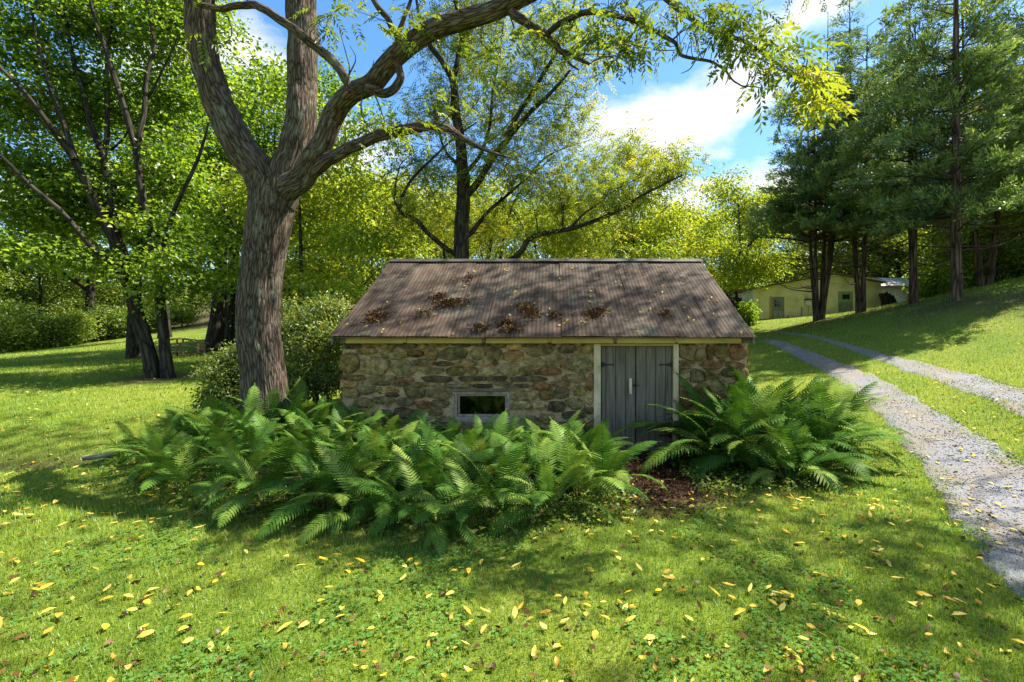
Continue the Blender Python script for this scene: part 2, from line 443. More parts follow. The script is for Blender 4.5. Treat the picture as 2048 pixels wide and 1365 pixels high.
POLY1 = np.vstack([T1L, T1R[::-1]]); POLY2 = np.vstack([T2L, T2R[::-1]])

DIRT = np.array([gray(*p) for p in [(1230, 900), (1222, 960), (1245, 1015), (1330, 1032), (1430, 1005), (1470, 950), (1400, 905)]])
SHED_X0, SHED_X1, SHED_Y0, SHED_Y1 = -3.45, 3.20, 7.90, 12.95
BED_L = np.array([gray(*p) for p in [(240, 925), (330, 985), (470, 1015), (620, 1040), (850, 1062), (1060, 1055), (1235, 1020), (1225, 960)]] + [np.array(q) for q in [(0.85, 7.85), (-3.5, 7.85), (-4.2, 8.6), (-5.4, 8.2)]])
BED_R = np.array([gray(*p) for p in [(1415, 985), (1500, 985), (1620, 970), (1660, 905)]] + [np.array(q) for q in [(3.85, 7.4), (3.5, 8.3), (2.0, 7.85)]])
TREES_XY = {}

def soft(x, y, poly, w=0.25):
    d = dseg(x, y, poly); return np.where(inpoly(x, y, poly), np.clip(0.5 + d / w * 0.5, 0, 1), np.clip(0.5 - d / w * 0.5, 0, 1))

def noise2(x, y, s=1.0, seed=0):
    r_ = np.random.default_rng(seed); v = np.zeros_like(x); a = 1.0; tot = 0
    for o in range(5):
        th = r_.uniform(0, 6.28, 3); ph = r_.uniform(0, 6.28, 3); f = s * 1.9 ** o
        for t, p in zip(th, ph):
            v = v + a * np.sin(f * (x * np.cos(t) + y * np.sin(t)) + p); tot += a * 0.7
        a *= 0.62
    return v / tot

gx = np.unique(np.concatenate([np.arange(-10, 10.01, 0.1), np.arange(-40, 40.1, 0.5), np.arange(-140, 141, 5), [-900, -500, -250, 250, 500, 900]]).round(3))
gy = np.unique(np.concatenate([np.arange(0.8, 14.01, 0.1), np.arange(-10, 60.1, 0.5), np.arange(-60, 151, 5), [-900, -500, -250, 250, 500, 900]]).round(3))
GX, GY = np.meshgrid(gx, gy)
GZ = gz(GX, GY)
dirt = np.maximum(soft(GX, GY, DIRT, 0.35), 0.85 * np.maximum(soft(GX, GY, BED_L, 0.5), soft(GX, GY, BED_R, 0.5)))
bank = np.exp(-((GY - 7.25) / 0.40) ** 2) / (1 + np.exp((GX + 5.8) * 3)) * (0.95 + 0.5 * noise2(GX, GY, 3, 3))
dirt = np.maximum(dirt, np.clip(bank, 0, 1.0))
for (tx, ty, tr) in [(P(315, 755, 14)[0], 14, 1.3), (P(425, 704, 25)[0], 25, 1.4), (P(268, 711, 22)[0], 22, 0.9)]:
    dirt = np.maximum(dirt, np.clip(1.15 - np.hypot(GX - tx, (GY - ty)) / tr, 0, 0.9))
for q in [(1910, 600, 20), (1825, 607, 24), (1720, 625, 28), (1635, 640, 30), (2090, 600, 18)]:
    p = P(*q)
    dirt = np.maximum(dirt, np.clip(0.95 - np.hypot(GX - p[0] + 0.6, GY - p[1] + 0.9) / 3.2 + 0.35 * noise2(GX, GY, 2.2, 9), 0, 0.7))
wood = 1 / (1 + np.exp(-(GY - 0.35 * np.abs(GX + 5) - 36) / 2.0)) * (GX < 13)
dirt = np.maximum(dirt, 0.8 * wood)

gm, nt, out, N, Lk = mat('lawn_ground')
bs = N('ShaderNodeBsdfPrincipled'); bs.inputs['Roughness'].default_value = 0.95; bs.inputs['Specular IOR Level'].default_value = 0.1
co = N('ShaderNodeTexCoord').outputs['Object']
n1 = N('ShaderNodeTexNoise'); n1.inputs['Scale'].default_value = 0.55; n1.inputs['Detail'].default_value = 4; Lk(co, n1.inputs['Vector'])
n2 = N('ShaderNodeTexNoise'); n2.inputs['Scale'].default_value = 14; n2.inputs['Detail'].default_value = 8; n2.inputs['Roughness'].default_value = 0.7; Lk(co, n2.inputs['Vector'])
r1 = ramp(N, [(0.3, (0.045, 0.07, 0.012)), (0.5, (0.10, 0.145, 0.018)), (0.7, (0.18, 0.20, 0.03))]); Lk(n2.outputs['Fac'], r1.inputs[0])
r2 = ramp(N, [(0.4, (0.09, 0.145, 0.014)), (0.66, (0.20, 0.21, 0.03))]); Lk(n1.outputs['Fac'], r2.inputs[0])
mg = N('ShaderNodeMix', data_type='RGBA'); mg.inputs[0].default_value = 0.5; Lk(r1.outputs[0], mg.inputs[6]); Lk(r2.outputs[0], mg.inputs[7])
r3 = ramp(N, [(0.3, (0.022, 0.014, 0.009)), (0.55, (0.065, 0.042, 0.028)), (0.75, (0.15, 0.095, 0.062))]); Lk(n2.outputs['Fac'], r3.inputs[0])
da = N('ShaderNodeAttribute', attribute_name='dirt')
md = N('ShaderNodeMix', data_type='RGBA'); Lk(da.outputs['Fac'], md.inputs[0]); Lk(mg.outputs[2], md.inputs[6]); Lk(r3.outputs[0], md.inputs[7])
Lk(md.outputs[2], bs.inputs['Base Color'])
bp = N('ShaderNodeBump'); bp.inputs['Strength'].default_value = 0.8; bp.inputs['Distance'].default_value = 0.03; Lk(n2.outputs['Fac'], bp.inputs['Height']); Lk(bp.outputs[0], bs.inputs['Normal'])
Lk(bs.outputs[0], out.inputs[0])
idx = np.arange(GX.size).reshape(GX.shape)
F = np.stack([idx[:-1, :-1], idx[:-1, 1:], idx[1:, 1:], idx[1:, :-1]], -1).reshape(-1, 4)
o = obj('ground', mesh_np('ground', np.stack([GX.ravel(), GY.ravel(), GZ.ravel()], 1), F, {'dirt': ('FLOAT', dirt.ravel())}, smooth=True), gm)
setp(o, 'grassy lawn ground rising to the right and the woods', 'ground', kind='structure')

# gravel wheel tracks (draped, ragged edges)
gv, nt, out, N, Lk = mat('gravel')
bs = N('ShaderNodeBsdfPrincipled'); bs.inputs['Roughness'].default_value = 0.9
co = N('ShaderNodeTexCoord').outputs['Object']
vo = N('ShaderNodeTexVoronoi'); vo.inputs['Scale'].default_value = 95; Lk(co, vo.inputs['Vector'])
n1 = N('ShaderNodeTexNoise'); n1.inputs['Scale'].default_value = 1.3; n1.inputs['Detail'].default_value = 7; Lk(co, n1.inputs['Vector'])
sp = N('ShaderNodeSeparateColor'); Lk(vo.outputs['Color'], sp.inputs[0])
r1 = ramp(N, [(0.0, (0.10, 0.102, 0.112)), (0.5, (0.142, 0.144, 0.156)), (1, (0.21, 0.21, 0.222))]); Lk(sp.outputs[0], r1.inputs[0])
r2 = ramp(N, [(0.42, (0.0, 0.0, 0.0)), (0.62, (0.8, 0.8, 0.8))]); Lk(n1.outputs['Fac'], r2.inputs[0])
mg = N('ShaderNodeMix', data_type='RGBA'); Lk(r2.outputs[0], mg.inputs[0]); Lk(r1.outputs[0], mg.inputs[6]); mg.inputs[7].default_value = (0.16, 0.13, 0.09, 1)
Lk(mg.outputs[2], bs.inputs['Base Color'])
bp = N('ShaderNodeBump'); bp.inputs['Strength'].default_value = 0.9; bp.inputs['Distance'].default_value = 0.006; Lk(vo.outputs['Distance'], bp.inputs['Height']); Lk(bp.outputs[0], bs.inputs['Normal'])
Lk(bs.outputs[0], out.inputs[0])
def track(name, A, B, seed, label):
    n = 420; A = resamp(A, n); B = resamp(B, n); m = 14
    s = np.linspace(0, 1, n)
    ca = 0.14 * noise2(A[:, 0] * 4, A[:, 1] * 4, 1.1, seed); cb = 0.14 * noise2(B[:, 0] * 4, B[:, 1] * 4, 1.1, seed + 1)
    d = unit(B - A); A = A + d * ca[:, None]; B = B - d * cb[:, None]
    t = np.linspace(0, 1, m)
    G = A[:, None, :] * (1 - t)[None, :, None] + B[:, None, :] * t[None, :, None]
    z = gz(G[..., 0], G[..., 1]) + 0.016 + 0.006 * noise2(G[..., 0], G[..., 1], 6, seed)
    z[:, 0] -= 0.03; z[:, -1] -= 0.03
    V = np.concatenate([G, z[..., None]], -1).reshape(-1, 3)
    ix = np.arange(n * m).reshape(n, m)
    F = np.stack([ix[:-1, :-1], ix[:-1, 1:], ix[1:, 1:], ix[1:, :-1]], -1).reshape(-1, 4)
    o = obj(name, mesh_np(name, V, F, smooth=True), gv)
    setp(o, label, 'road', kind='structure')
track('gravel_track', T1L, T1R, 1, 'wide grey gravel wheel track nearest the stone shed')
track('gravel_track', T2L, T2R, 5, 'narrow grey gravel wheel track on the uphill side of the drive')

# ------------------------------------------------------------------ stone shed
EAVE_Y, EAVE_Z, RIDGE_Y, RIDGE_Z, BACK_Y = 7.60, 1.805, 10.43, 3.477, 13.26
shed = empty('stone_shed', (0, 9.5, 0), 'low stone shed with rusty corrugated metal roof and grey plank door', 'shed')
SO = np.array([0, 9.5, 0.0])
MORTAR = pmat('lime_mortar', [(0.3, (0.22, 0.15, 0.075)), (0.5, (0.45, 0.31, 0.155)), (0.7, (0.56, 0.41, 0.22))], scale=7, rough=0.95, bump=1.0, bscale=22, bdist=0.05)
YPAINT = pmat('aged_cream_paint', [(0.3, (0.30, 0.20, 0.055)), (0.5, (0.44, 0.31, 0.095)), (0.7, (0.54, 0.40, 0.15))], scale=4, rough=0.7, bump=0.15, bscale=40, stretch=(0.3, 1, 1))
TRIM = pmat('door_trim_paint', [(0.3, (0.40, 0.30, 0.16)), (0.55, (0.62, 0.50, 0.30)), (0.75, (0.68, 0.57, 0.38))], scale=5, rough=0.65, bump=0.15, bscale=30)
GREYP = pmat('grey_door_paint', [(0.28, (0.075, 0.058, 0.038)), (0.5, (0.155, 0.125, 0.088)), (0.72, (0.215, 0.178, 0.13))], scale=3.2, rough=0.75, bump=0.3, bscale=26, stretch=(6, 1, 0.5))
IRON = pmat('black_iron', [(0.3, (0.008, 0.008, 0.008)), (0.7, (0.03, 0.028, 0.026))], rough=0.6)
OLDWOOD = pmat('weathered_wood', [(0.3, (0.08, 0.055, 0.035)), (0.5, (0.16, 0.12, 0.08)), (0.7, (0.26, 0.21, 0.15))], scale=6, rough=0.9, bump=0.4, bscale=30, stretch=(0.4, 2, 2))
WFRAME = pmat('window_paint', [(0.3, (0.13, 0.09, 0.055)), (0.5, (0.31, 0.24, 0.165)), (0.75, (0.44, 0.36, 0.26))], scale=9, rough=0.75, bump=0.2)

def stone_mat(name, a, b, c):
    """rough split stone: mottled body, ochre staining, dark pits"""
    m, nt, out, N, Lk = mat(name)
    bs = N('ShaderNodeBsdfPrincipled'); bs.inputs['Roughness'].default_value = 0.9; bs.inputs['Specular IOR Level'].default_value = 0.2
    co = N('ShaderNodeTexCoord').outputs['Object']; oi = N('ShaderNodeObjectInfo')
    of = N('ShaderNodeVectorMath', operation='SCALE'); of.inputs[0].default_value = (37.0, 11.0, 23.0); Lk(oi.outputs['Random'], of.inputs[3])
    ad = N('ShaderNodeVectorMath', operation='ADD'); Lk(co, ad.inputs[0]); Lk(of.outputs[0], ad.inputs[1])
    n1 = N('ShaderNodeTexNoise'); n1.inputs['Scale'].default_value = 9; n1.inputs['Detail'].default_value = 12; n1.inputs['Roughness'].default_value = 0.72; Lk(ad.outputs[0], n1.inputs['Vector'])
    w_ = lambda t, k=1.0: (t[0] * 1.32 * k, t[1] * 1.06 * k, t[2] * 0.70 * k)
    r1 = ramp(N, [(0.34, w_(a, 0.75)), (0.5, w_(b, 1.25)), (0.66, w_(c, 1.6))]); Lk(n1.outputs['Fac'], r1.inputs[0])
    n2 = N('ShaderNodeTexNoise'); n2.inputs['Scale'].default_value = 5; n2.inputs['Detail'].default_value = 8; n2.inputs['Roughness'].default_value = 0.7
    a2 = N('ShaderNodeVectorMath', operation='ADD'); Lk(ad.outputs[0], a2.inputs[0]); a2.inputs[1].default_value = (5, 9, 2); Lk(a2.outputs[0], n2.inputs['Vector'])
    r2 = ramp(N, [(0.50, (0, 0, 0)), (0.68, (0.75, 0.75, 0.75))]); Lk(n2.outputs['Fac'], r2.inputs[0])
    mg = N('ShaderNodeMix', data_type='RGBA'); Lk(r2.outputs[0], mg.inputs[0]); Lk(r1.outputs[0], mg.inputs[6]); mg.inputs[7].default_value = (0.33, 0.21, 0.09, 1)
    mr = N('ShaderNodeMapRange'); Lk(oi.outputs['Random'], mr.inputs[0]); mr.inputs[3].default_value = 0.65; mr.inputs[4].default_value = 1.35
    sv = N('ShaderNodeVectorMath', operation='SCALE'); Lk(mg.outputs[2], sv.inputs[0]); Lk(mr.outputs[0], sv.inputs[3]); Lk(sv.outputs[0], bs.inputs['Base Color'])
    mp = N('ShaderNodeMapping'); mp.inputs['Scale'].default_value = (1, 1, 2.2); Lk(ad.outputs[0], mp.inputs[0])
    n3 = N('ShaderNodeTexNoise'); n3.inputs['Scale'].default_value = 13; n3.inputs['Detail'].default_value = 10; n3.inputs['Roughness'].default_value = 0.65; Lk(mp.outputs[0], n3.inputs['Vector'])
    bp = N('ShaderNodeBump'); bp.inputs['Strength'].default_value = 1.0; bp.inputs['Distance'].default_value = 0.09; Lk(n3.outputs['Fac'], bp.inputs['Height']); Lk(bp.outputs[0], bs.inputs['Normal'])
    Lk(bs.outputs[0], out.inputs[0])
    return m
SM = {
    'g': stone_mat('grey_green_stone', (0.065, 0.068, 0.042), (0.16, 0.155, 0.092), (0.28, 0.25, 0.15)),
    'd': stone_mat('dark_slate_stone', (0.03, 0.03, 0.025), (0.085, 0.08, 0.06), (0.17, 0.15, 0.10)),
    'o': stone_mat('olive_stone', (0.065, 0.055, 0.025), (0.155, 0.13, 0.062), (0.26, 0.205, 0.105)),
    'k': stone_mat('khaki_stone', (0.12, 0.105, 0.06), (0.235, 0.205, 0.13), (0.34, 0.29, 0.19)),
    't': stone_mat('tan_stone', (0.14, 0.09, 0.045), (0.27, 0.185, 0.10), (0.36, 0.26, 0.155)),
    'r': stone_mat('rust_stone', (0.075, 0.045, 0.025), (0.155, 0.088, 0.05), (0.25, 0.165, 0.10)),
}
WIN = (-1.62, -0.70, 0.46, 0.925)      # x0 x1 z0 z1 of the window opening
DOOR = (0.675, 2.07, -0.3, 1.70)
WTOP = 1.715
bm = bmesh.new()
y0, y1 = 7.90, 8.30
def wb(x0, x1, z0, z1): add_box(bm, x0, x1, y0 - 9.5, y1 - 9.5, z0, z1)
wb(SHED_X0, WIN[0], -0.5, WTOP); wb(WIN[0], WIN[1], -0.5, WIN[2]); wb(WIN[0], WIN[1], WIN[3], WTOP); wb(WIN[1], DOOR[0], -0.5, WTOP); 
front = obj('wall', bm_mesh('front_wall', bm), MORTAR, shed); bm = bmesh.new(); wb(DOOR[1], SHED_X1, -0.5, WTOP); front2 = obj('wall', bm_mesh('front_wall', bm), MORTAR, shed)
front["label"] = "front wall of mixed green grey and rust fieldstone in buff mortar"

sl = []   # stones of the front wall: x, z, w, h, colour (metres)
A2 = """165 115 130 45 d;290 113 100 32 o;420 125 110 40 o;560 115 150 40 d;680 115 62 40 t;800 112 120 34 o;960 106 150 30 d;1100 106 120 28 d;1240 115 90 35 o;1350 125 110 45 t;1470 110 100 35 d;1600 108 90 30 o
1735 138 130 65 d;1870 140 120 70 o;150 240 125 140 o;270 155 130 45 o;465 175 190 80 g;625 170 110 50 o;740 165 90 90 o;898 172 195 105 g;1085 175 110 95 g;1195 175 110 105 g;1340 190 150 80 t;1535 155 180 70 g;1655 215 175 90 k;1845 245 200 145 g
330 260 210 130 k;540 275 185 115 g;655 243 180 50 g;830 245 140 35 d;995 245 150 60 o;1125 240 110 60 k;1205 240 45 40 r;1500 235 150 85 k;745 298 160 45 g;925 300 140 60 o;1050 300 70 65 t;1155 300 160 75 k;1315 290 150 90 k;1435 300 110 70 o;1590 300 180 65 r;1705 265 40 30 r
170 350 160 45 o;385 353 210 42 g;545 362 120 45 r;780 360 180 45 d;1050 352 220 35 d;1220 352 150 38 d;1440 355 230 38 d;1800 355 180 70 k;1905 380 70 130 r;150 395 120 50 t;375 392 110 28 d;515 397 110 28 d;650 400 130 40 o;930 407 180 25 g;1110 407 130 26 d;1270 392 120 32 g;1370 408 200 24 d;1550 410 140 50 r;1690 395 130 40 o
260 425 130 90 g;410 445 150 45 o;450 470 90 30 d;625 450 150 85 g;790 450 185 105 k;160 460 110 70 o;1430 435 90 25 k;1415 480 170 60 k;1590 470 110 70 o;1690 460 110 80 g;1830 440 100 80 o;390 512 140 50 g;560 525 110 50 d;690 545 120 45 r;800 535 120 55 g;250 530 110 60 o;1400 545 140 55 g;1540 545 120 50 k;1660 560 130 70 d;1800 540 140 80 g;1900 500 80 90 k"""
for t in A2.replace('\n', ';').split(';'):
    cx, cy, w, h, c = t.split(); s = 7.88 / FPX / 3.657
    p = P(660 + float(cx) / 3.657, 660 + float(cy) / 3.657, 7.88)
    sl.append([p[0], p[2], float(w) * s, float(h) * s, c])
A3 = """940 220 130 110 k;1020 235 90 80 g;1092 225 50 95 r;1180 220 130 110 o;1275 225 130 120 r;1210 278 140 30 g;920 288 100 24 r;1110 305 150 60 r;1250 300 140 45 r;910 320 90 36 d;905 352 80 28 g;915 385 90 42 k;905 425 66 42 k;935 480 110 70 g;1010 385 100 90 d;1110 370 110 60 o;1220 360 120 60 g;1300 370 80 80 o;1030 470 100 70 o;1150 450 130 80 g;1270 460 110 80 r;925 560 110 80 o;920 650 90 90 d;930 730 110 70 d;920 820 95 100 d;1040 560 110 80 g;1160 550 120 80 o;1280 560 100 90 g;1040 660 120 90 o;1180 660 140 90 d;1300 670 90 90 r;1050 760 120 80 g;1190 760 130 80 o;1300 770 80 80 d"""
for t in A3.split(';'):
    cx, cy, w, h, c = t.split(); s = 7.88 / FPX / 3.413
    p = P(1100 + float(cx) / 3.413, 640 + float(cy) / 3.413, 7.88)
    sl.append([p[0], p[2], float(w) * s, float(h) * s, c])
def fill_random(sl, x0, x1, z0, z1, seed, holes=(), tries=900):
    r_ = random.Random(seed)
    for k in range(tries):
        w = r_.uniform(0.16, 0.5); h = w * r_.uniform(0.22, 0.6)
        x = r_.uniform(x0, x1); z = r_.uniform(z0, z1)
        if any(hx0 - 0.03 < x < hx1 + 0.03 and hz0 - 0.03 < z < hz1 + 0.03 for hx0, hx1, hz0, hz1 in holes): continue
        if all(abs(x - a[0]) > (w + a[2]) * 0.42 or abs(z - a[1]) > (h + a[3]) * 0.42 for a in sl):
            sl.append([x, z, w, h, r_.choice('ggoookkdrt')])
n_named = len(sl)
fill_random(sl, SHED_X0 + 0.1, SHED_X1 - 0.1, -0.1, 1.66, 4, [WIN, DOOR])
def stone_meshes(sl, x0, x1, z0, z1, holes, parent, to3d, seed):
    """irregular rubble stones; each outline stops half-way to its neighbours"""
    S = np.array([[a[0], a[1], a[2] * 0.66, a[3] * 0.66] for a in sl]); r_ = np.random.default_rng(seed)
    for i, a in enumerate(sl):
        cx, cz, hw, hh = S[i]
        near = np.nonzero((np.abs(S[:, 0] - cx) < hw + S[:, 2] + 0.1) & (np.abs(S[:, 1] - cz) < hh + S[:, 3] + 0.1))[0]
        near = near[near != i]
        K = int(r_.integers(7, 11)); th0 = r_.uniform(0, 0.5)
        ths = th0 + np.arange(K) / K * 2 * np.pi + r_.uniform(-0.22, 0.22, K)
        e = r_.uniform(2.6, 6.0); outl = []
        for th in ths:
            c_, s_ = math.cos(th), math.sin(th)
            rad = (abs(c_) ** e + abs(s_) ** e) ** (-1 / e) * r_.uniform(0.80, 1.10)
            f = np.linspace(0.2, 1, 24) * rad
            x = cx + f * c_ * hw; z = cz + f * s_ * hh
            ok = np.ones(24, bool)
            for j in near:
                me_ = (abs(x - cx) / hw) ** 2 + (abs(z - cz) / hh) ** 2
                ot = (abs(x - S[j, 0]) / S[j, 2]) ** 2 + (abs(z - S[j, 1]) / S[j, 3]) ** 2
                ok &= me_ < ot * 0.90
            ok &= (x > x0 - 0.03) & (x < x1 + 0.03) & (z > z0) & (z < z1)
            for h in holes:
                ok &= ~((x > h[0] - 0.012) & (x < h[1] + 0.012) & (z > h[2] - 0.012) & (z < h[3] + 0.012))
            bad = np.nonzero(~ok)[0]
            k = (bad[0] - 1) if len(bad) else 23
            k = max(k, 0)
            outl.append((x[k], z[k]))
        outl = np.array(outl)
        if np.ptp(outl[:, 0]) < 0.05 or np.ptp(outl[:, 1]) < 0.025: continue
        dep = r_.uniform(0.026, 0.07)
        c = outl.mean(0)
        rings = [(1.0, -0.02), (0.99, dep * 0.72), (0.90, dep), (0.45, dep * r_.uniform(0.9, 1.15))]
        V = []
        for sc, dd in rings:
            q = c + (outl - c) * sc
            for u in q: V.append((u[0], u[1], dd + r_.uniform(-0.009, 0.007) * (sc < 0.995)))
        V.append((c[0], c[1], dep * r_.uniform(0.85, 1.2)))
        Fq = [];
        for k in range(3):
            for j in range(K):
                Fq.append((k * K + j, k * K + (j + 1) % K, (k + 1) * K + (j + 1) % K, (k + 1) * K + j))
        Ft = [(3 * K + j, 3 * K + (j + 1) % K, 4 * K) for j in range(K)]
        W = np.array([to3d(*v) for v in V]) - SO
        ctr = W.mean(0)
        me = mesh_np('stone', W - ctr, [np.array(Fq), np.array(Ft)], smooth=False)
        so = obj('stone', me, SM[a[4]], (front2 if parent is front and a[0] > 2.0 else parent), ctr)
stone_meshes(sl, SHED_X0, SHED_X1, -0.2, 1.712, [WIN, DOOR], front, lambda x, z, d: (x, 7.90 - d, z), 3)
for sx, nm in ((-1, 'left'), (1, 'right')):
    X = SHED_X0 if sx < 0 else SHED_X1
    bm = bmesh.new()
    prof = [(8.30, -0.5), (12.55, -0.5), (12.55, 1.72), (10.43, 3.20), (8.30, 1.95)]
    a = [bm.verts.new((X, y - 9.5, z)) for y, z in prof]; b = [bm.verts.new((X - sx * 0.4, y - 9.5, z)) for y, z in prof]
    bm.faces.new(a); bm.faces.new(b[::-1])
    for i in range(5): bm.faces.new((a[i], b[i], b[(i + 1) % 5], a[(i + 1) % 5]))
    w = obj('wall', bm_mesh('side_wall', bm), MORTAR, shed)
    ss = []; fill_random(ss, 8.1, 12.5, -0.05, 2.3, 11 + sx, tries=700)
    stone_meshes(ss, 7.95, 12.5, -0.2, 1.75 + 0.0, [], w, (lambda X, sx: (lambda u, z, d: (X + sx * d, u, z)))(X, sx), 21 + sx)
bm = bmesh.new(); add_box(bm, SHED_X0, SHED_X1, 12.55 - 9.5, 12.95 - 9.5, -0.5, 1.72)
obj('wall', bm_mesh('back_wall', bm), MORTAR, shed)
bm = bmesh.new(); add_box(bm, SHED_X0 + 0.4, SHED_X1 - 0.4, 8.3 - 9.5, 12.55 - 9.5, -0.3, 0.42)
obj('floor', bm_mesh('shed_floor', bm), OLDWOOD, shed)

# eaves: wall plate boards between the rafter tails
tails = [686, 809, 967, 1099, 1231, 1354, 1488]
tx = [(p - CX) / FPX * 7.72 for p in tails]
for i in range(len(tx) - 1):
    me = box_me('fascia_board', tx[i] + 0.026, tx[i + 1] - 0.026, 7.745 - 9.5, 7.78 - 9.5, 1.712, 1.800, 0.004)
    obj('fascia_board', me, YPAINT, shed)
bm = bmesh.new(); add_box(bm, SHED_X0, SHED_X1, 7.79 - 9.5, 8.25 - 9.5, 1.718, 1.83)
obj('wall_plate', bm_mesh('wall_plate', bm), OLDWOOD, shed)
slope = math.atan2(RIDGE_Z - EAVE_Z, RIDGE_Y - EAVE_Y)
for i, x in enumerate(tx):
    bm = bmesh.new()
    L = 3.2
    M = Matrix.Translation((x, 7.70 - 9.5, EAVE_Z + 0.0)) @ Matrix.Rotation(slope, 4, 'X')
    add_box(bm, -0.025, 0.025, 0, L - 0.1, -0.09, -0.012, M)
    obj('rafter', bm_mesh('rafter', bm), YPAINT if i % 2 else OLDWOOD, shed)
# corrugated roof, one sheet after another
RUST, nt, out, N, Lk = mat('rusty_corrugated_metal')
bs = N('ShaderNodeBsdfPrincipled'); bs.inputs['Roughness'].default_value = 0.85; bs.inputs['Specular IOR Level'].default_value = 0.2
co = N('ShaderNodeTexCoord').outputs['Object']
mp = N('ShaderNodeMapping'); mp.inputs['Scale'].default_value = (2.5, 0.5, 0.5); Lk(co, mp.inputs[0])
n1 = N('ShaderNodeTexNoise'); n1.inputs['Scale'].default_value = 1.6; n1.inputs['Detail'].default_value = 8; n1.inputs['Roughness'].default_value = 0.65; Lk(mp.outputs[0], n1.inputs['Vector'])
r1 = ramp(N, [(0.3, (0.022, 0.014, 0.009)), (0.48, (0.05, 0.033, 0.022)), (0.62, (0.078, 0.055, 0.038)), (0.78, (0.12, 0.09, 0.067))]); Lk(n1.outputs['Fac'], r1.inputs[0])
n2 = N('ShaderNodeTexNoise'); n2.inputs['Scale'].default_value = 1.1; n2.inputs['Detail'].default_value = 9; n2.inputs['Roughness'].default_value = 0.75; Lk(co, n2.inputs['Vector'])
r2 = ramp(N, [(0.5, (0, 0, 0)), (0.66, (0.8, 0.8, 0.8))]); Lk(n2.outputs['Fac'], r2.inputs[0])
n3 = N('ShaderNodeTexNoise'); n3.inputs['Scale'].default_value = 60; n3.inputs['Detail'].default_value = 3; Lk(co, n3.inputs['Vector'])
r3 = ramp(N, [(0.4, (0.05, 0.045, 0.032)), (0.65, (0.17, 0.155, 0.115))]); Lk(n3.outputs['Fac'], r3.inputs[0])
mg = N('ShaderNodeMix', data_type='RGBA'); Lk(r2.outputs[0], mg.inputs[0]); Lk(r1.outputs[0], mg.inputs[6]); Lk(r3.outputs[0], mg.inputs[7])
oi = N('ShaderNodeObjectInfo'); mr = N('ShaderNodeMapRange'); Lk(oi.outputs['Random'], mr.inputs[0]); mr.inputs[3].default_value = 0.85; mr.inputs[4].default_value = 1.2
sv = N('ShaderNodeVectorMath', operation='SCALE'); Lk(mg.outputs[2], sv.inputs[0]); Lk(mr.outputs[0], sv.inputs[3]); Lk(sv.outputs[0], bs.inputs['Base Color'])
Lk(bs.outputs[0], out.inputs[0])
RX0, RX1 = -3.53, 3.225
roof = None
nsheet = 11; wsheet = (RX1 - RX0) / nsheet; pitch = 0.0676
def sheet_me(x0, x1, front_side, lift, seed):
    r_ = np.random.default_rng(seed)
    n = int(round((x1 - x0) / pitch * 6)) + 1; m = 9
    xs = np.linspace(x0, x1, n); ts = np.linspace(0, 1, m)
    ye, yr = (EAVE_Y, RIDGE_Y) if front_side else (BACK_Y, RIDGE_Y)
    nrm = np.array([0, -math.sin(slope), math.cos(slope)]) if front_side else np.array([0, math.sin(slope), math.cos(slope)])
    eave_j = r_.uniform(-0.012, 0.012)
    V = []
    for t in ts:
        sag = -0.018 * math.sin(math.pi * t) + 0.006 * math.sin(6 * t + seed)
        for x in xs:
            w = 0.0036 * math.sin(2 * math.pi * x / pitch)
            y = ye + (yr - ye) * t + (eave_j if t == 0 else 0) * (1 if front_side else -1); z = EAVE_Z + (RIDGE_Z - EAVE_Z) * t
            h = w + sag + lift + 0.006 * math.sin(1.7 * x + 3 * t)
            V.append((x + nrm[0] * h, y + nrm[1] * h - 9.5, z + nrm[2] * h))
    ix = np.arange(n * m).reshape(m, n)
    F = np.stack([ix[:-1, :-1], ix[:-1, 1:], ix[1:, 1:], ix[1:, :-1]], -1).reshape(-1, 4)
    if not front_side: F = F[:, ::-1]
    return mesh_np('corrugated_sheet', np.array(V), F, smooth=True)
bm = bmesh.new()   # roof boarding under the metal carries the sheets
for s, (ye, yr) in ((1, (EAVE_Y + 0.06, RIDGE_Y)), (-1, (BACK_Y - 0.06, RIDGE_Y))):
    q = [(RX0 + 0.03, ye, EAVE_Z + 0.02), (RX1 - 0.03, ye, EAVE_Z + 0.02), (RX1 - 0.03, yr, RIDGE_Z - 0.035), (RX0 + 0.03, yr, RIDGE_Z - 0.035)]
    tp = [bm.verts.new((x, y - 9.5, z - 0.012)) for x, y, z in q]; bt = [bm.verts.new((x, y - 9.5, z - 0.03)) for x, y, z in q]
    bm.faces.new(tp); bm.faces.new(bt[::-1])
    for i in range(4): bm.faces.new((tp[i], bt[i], bt[(i + 1) % 4], tp[(i + 1) % 4]))
roof = obj('roof', bm_mesh('roof_boarding', bm), OLDWOOD, shed)
for fs in (True, False):
    for i in range(nsheet):
        x0 = RX0 + i * wsheet; x1 = x0 + wsheet + (0.05 if i < nsheet - 1 else 0)
        me = sheet_me(x0, x1, fs, 0.012 + (0.0 if i % 2 else 0.010), i + 1 + (0 if fs else 30))
        obj('corrugated_sheet', me, RUST, roof)
RCAP = pmat('dark_ridge_metal', [(0.3, (0.02, 0.019, 0.018)), (0.7, (0.065, 0.058, 0.05))], scale=4, rough=0.6, metallic=0.1)
bm = bmesh.new()
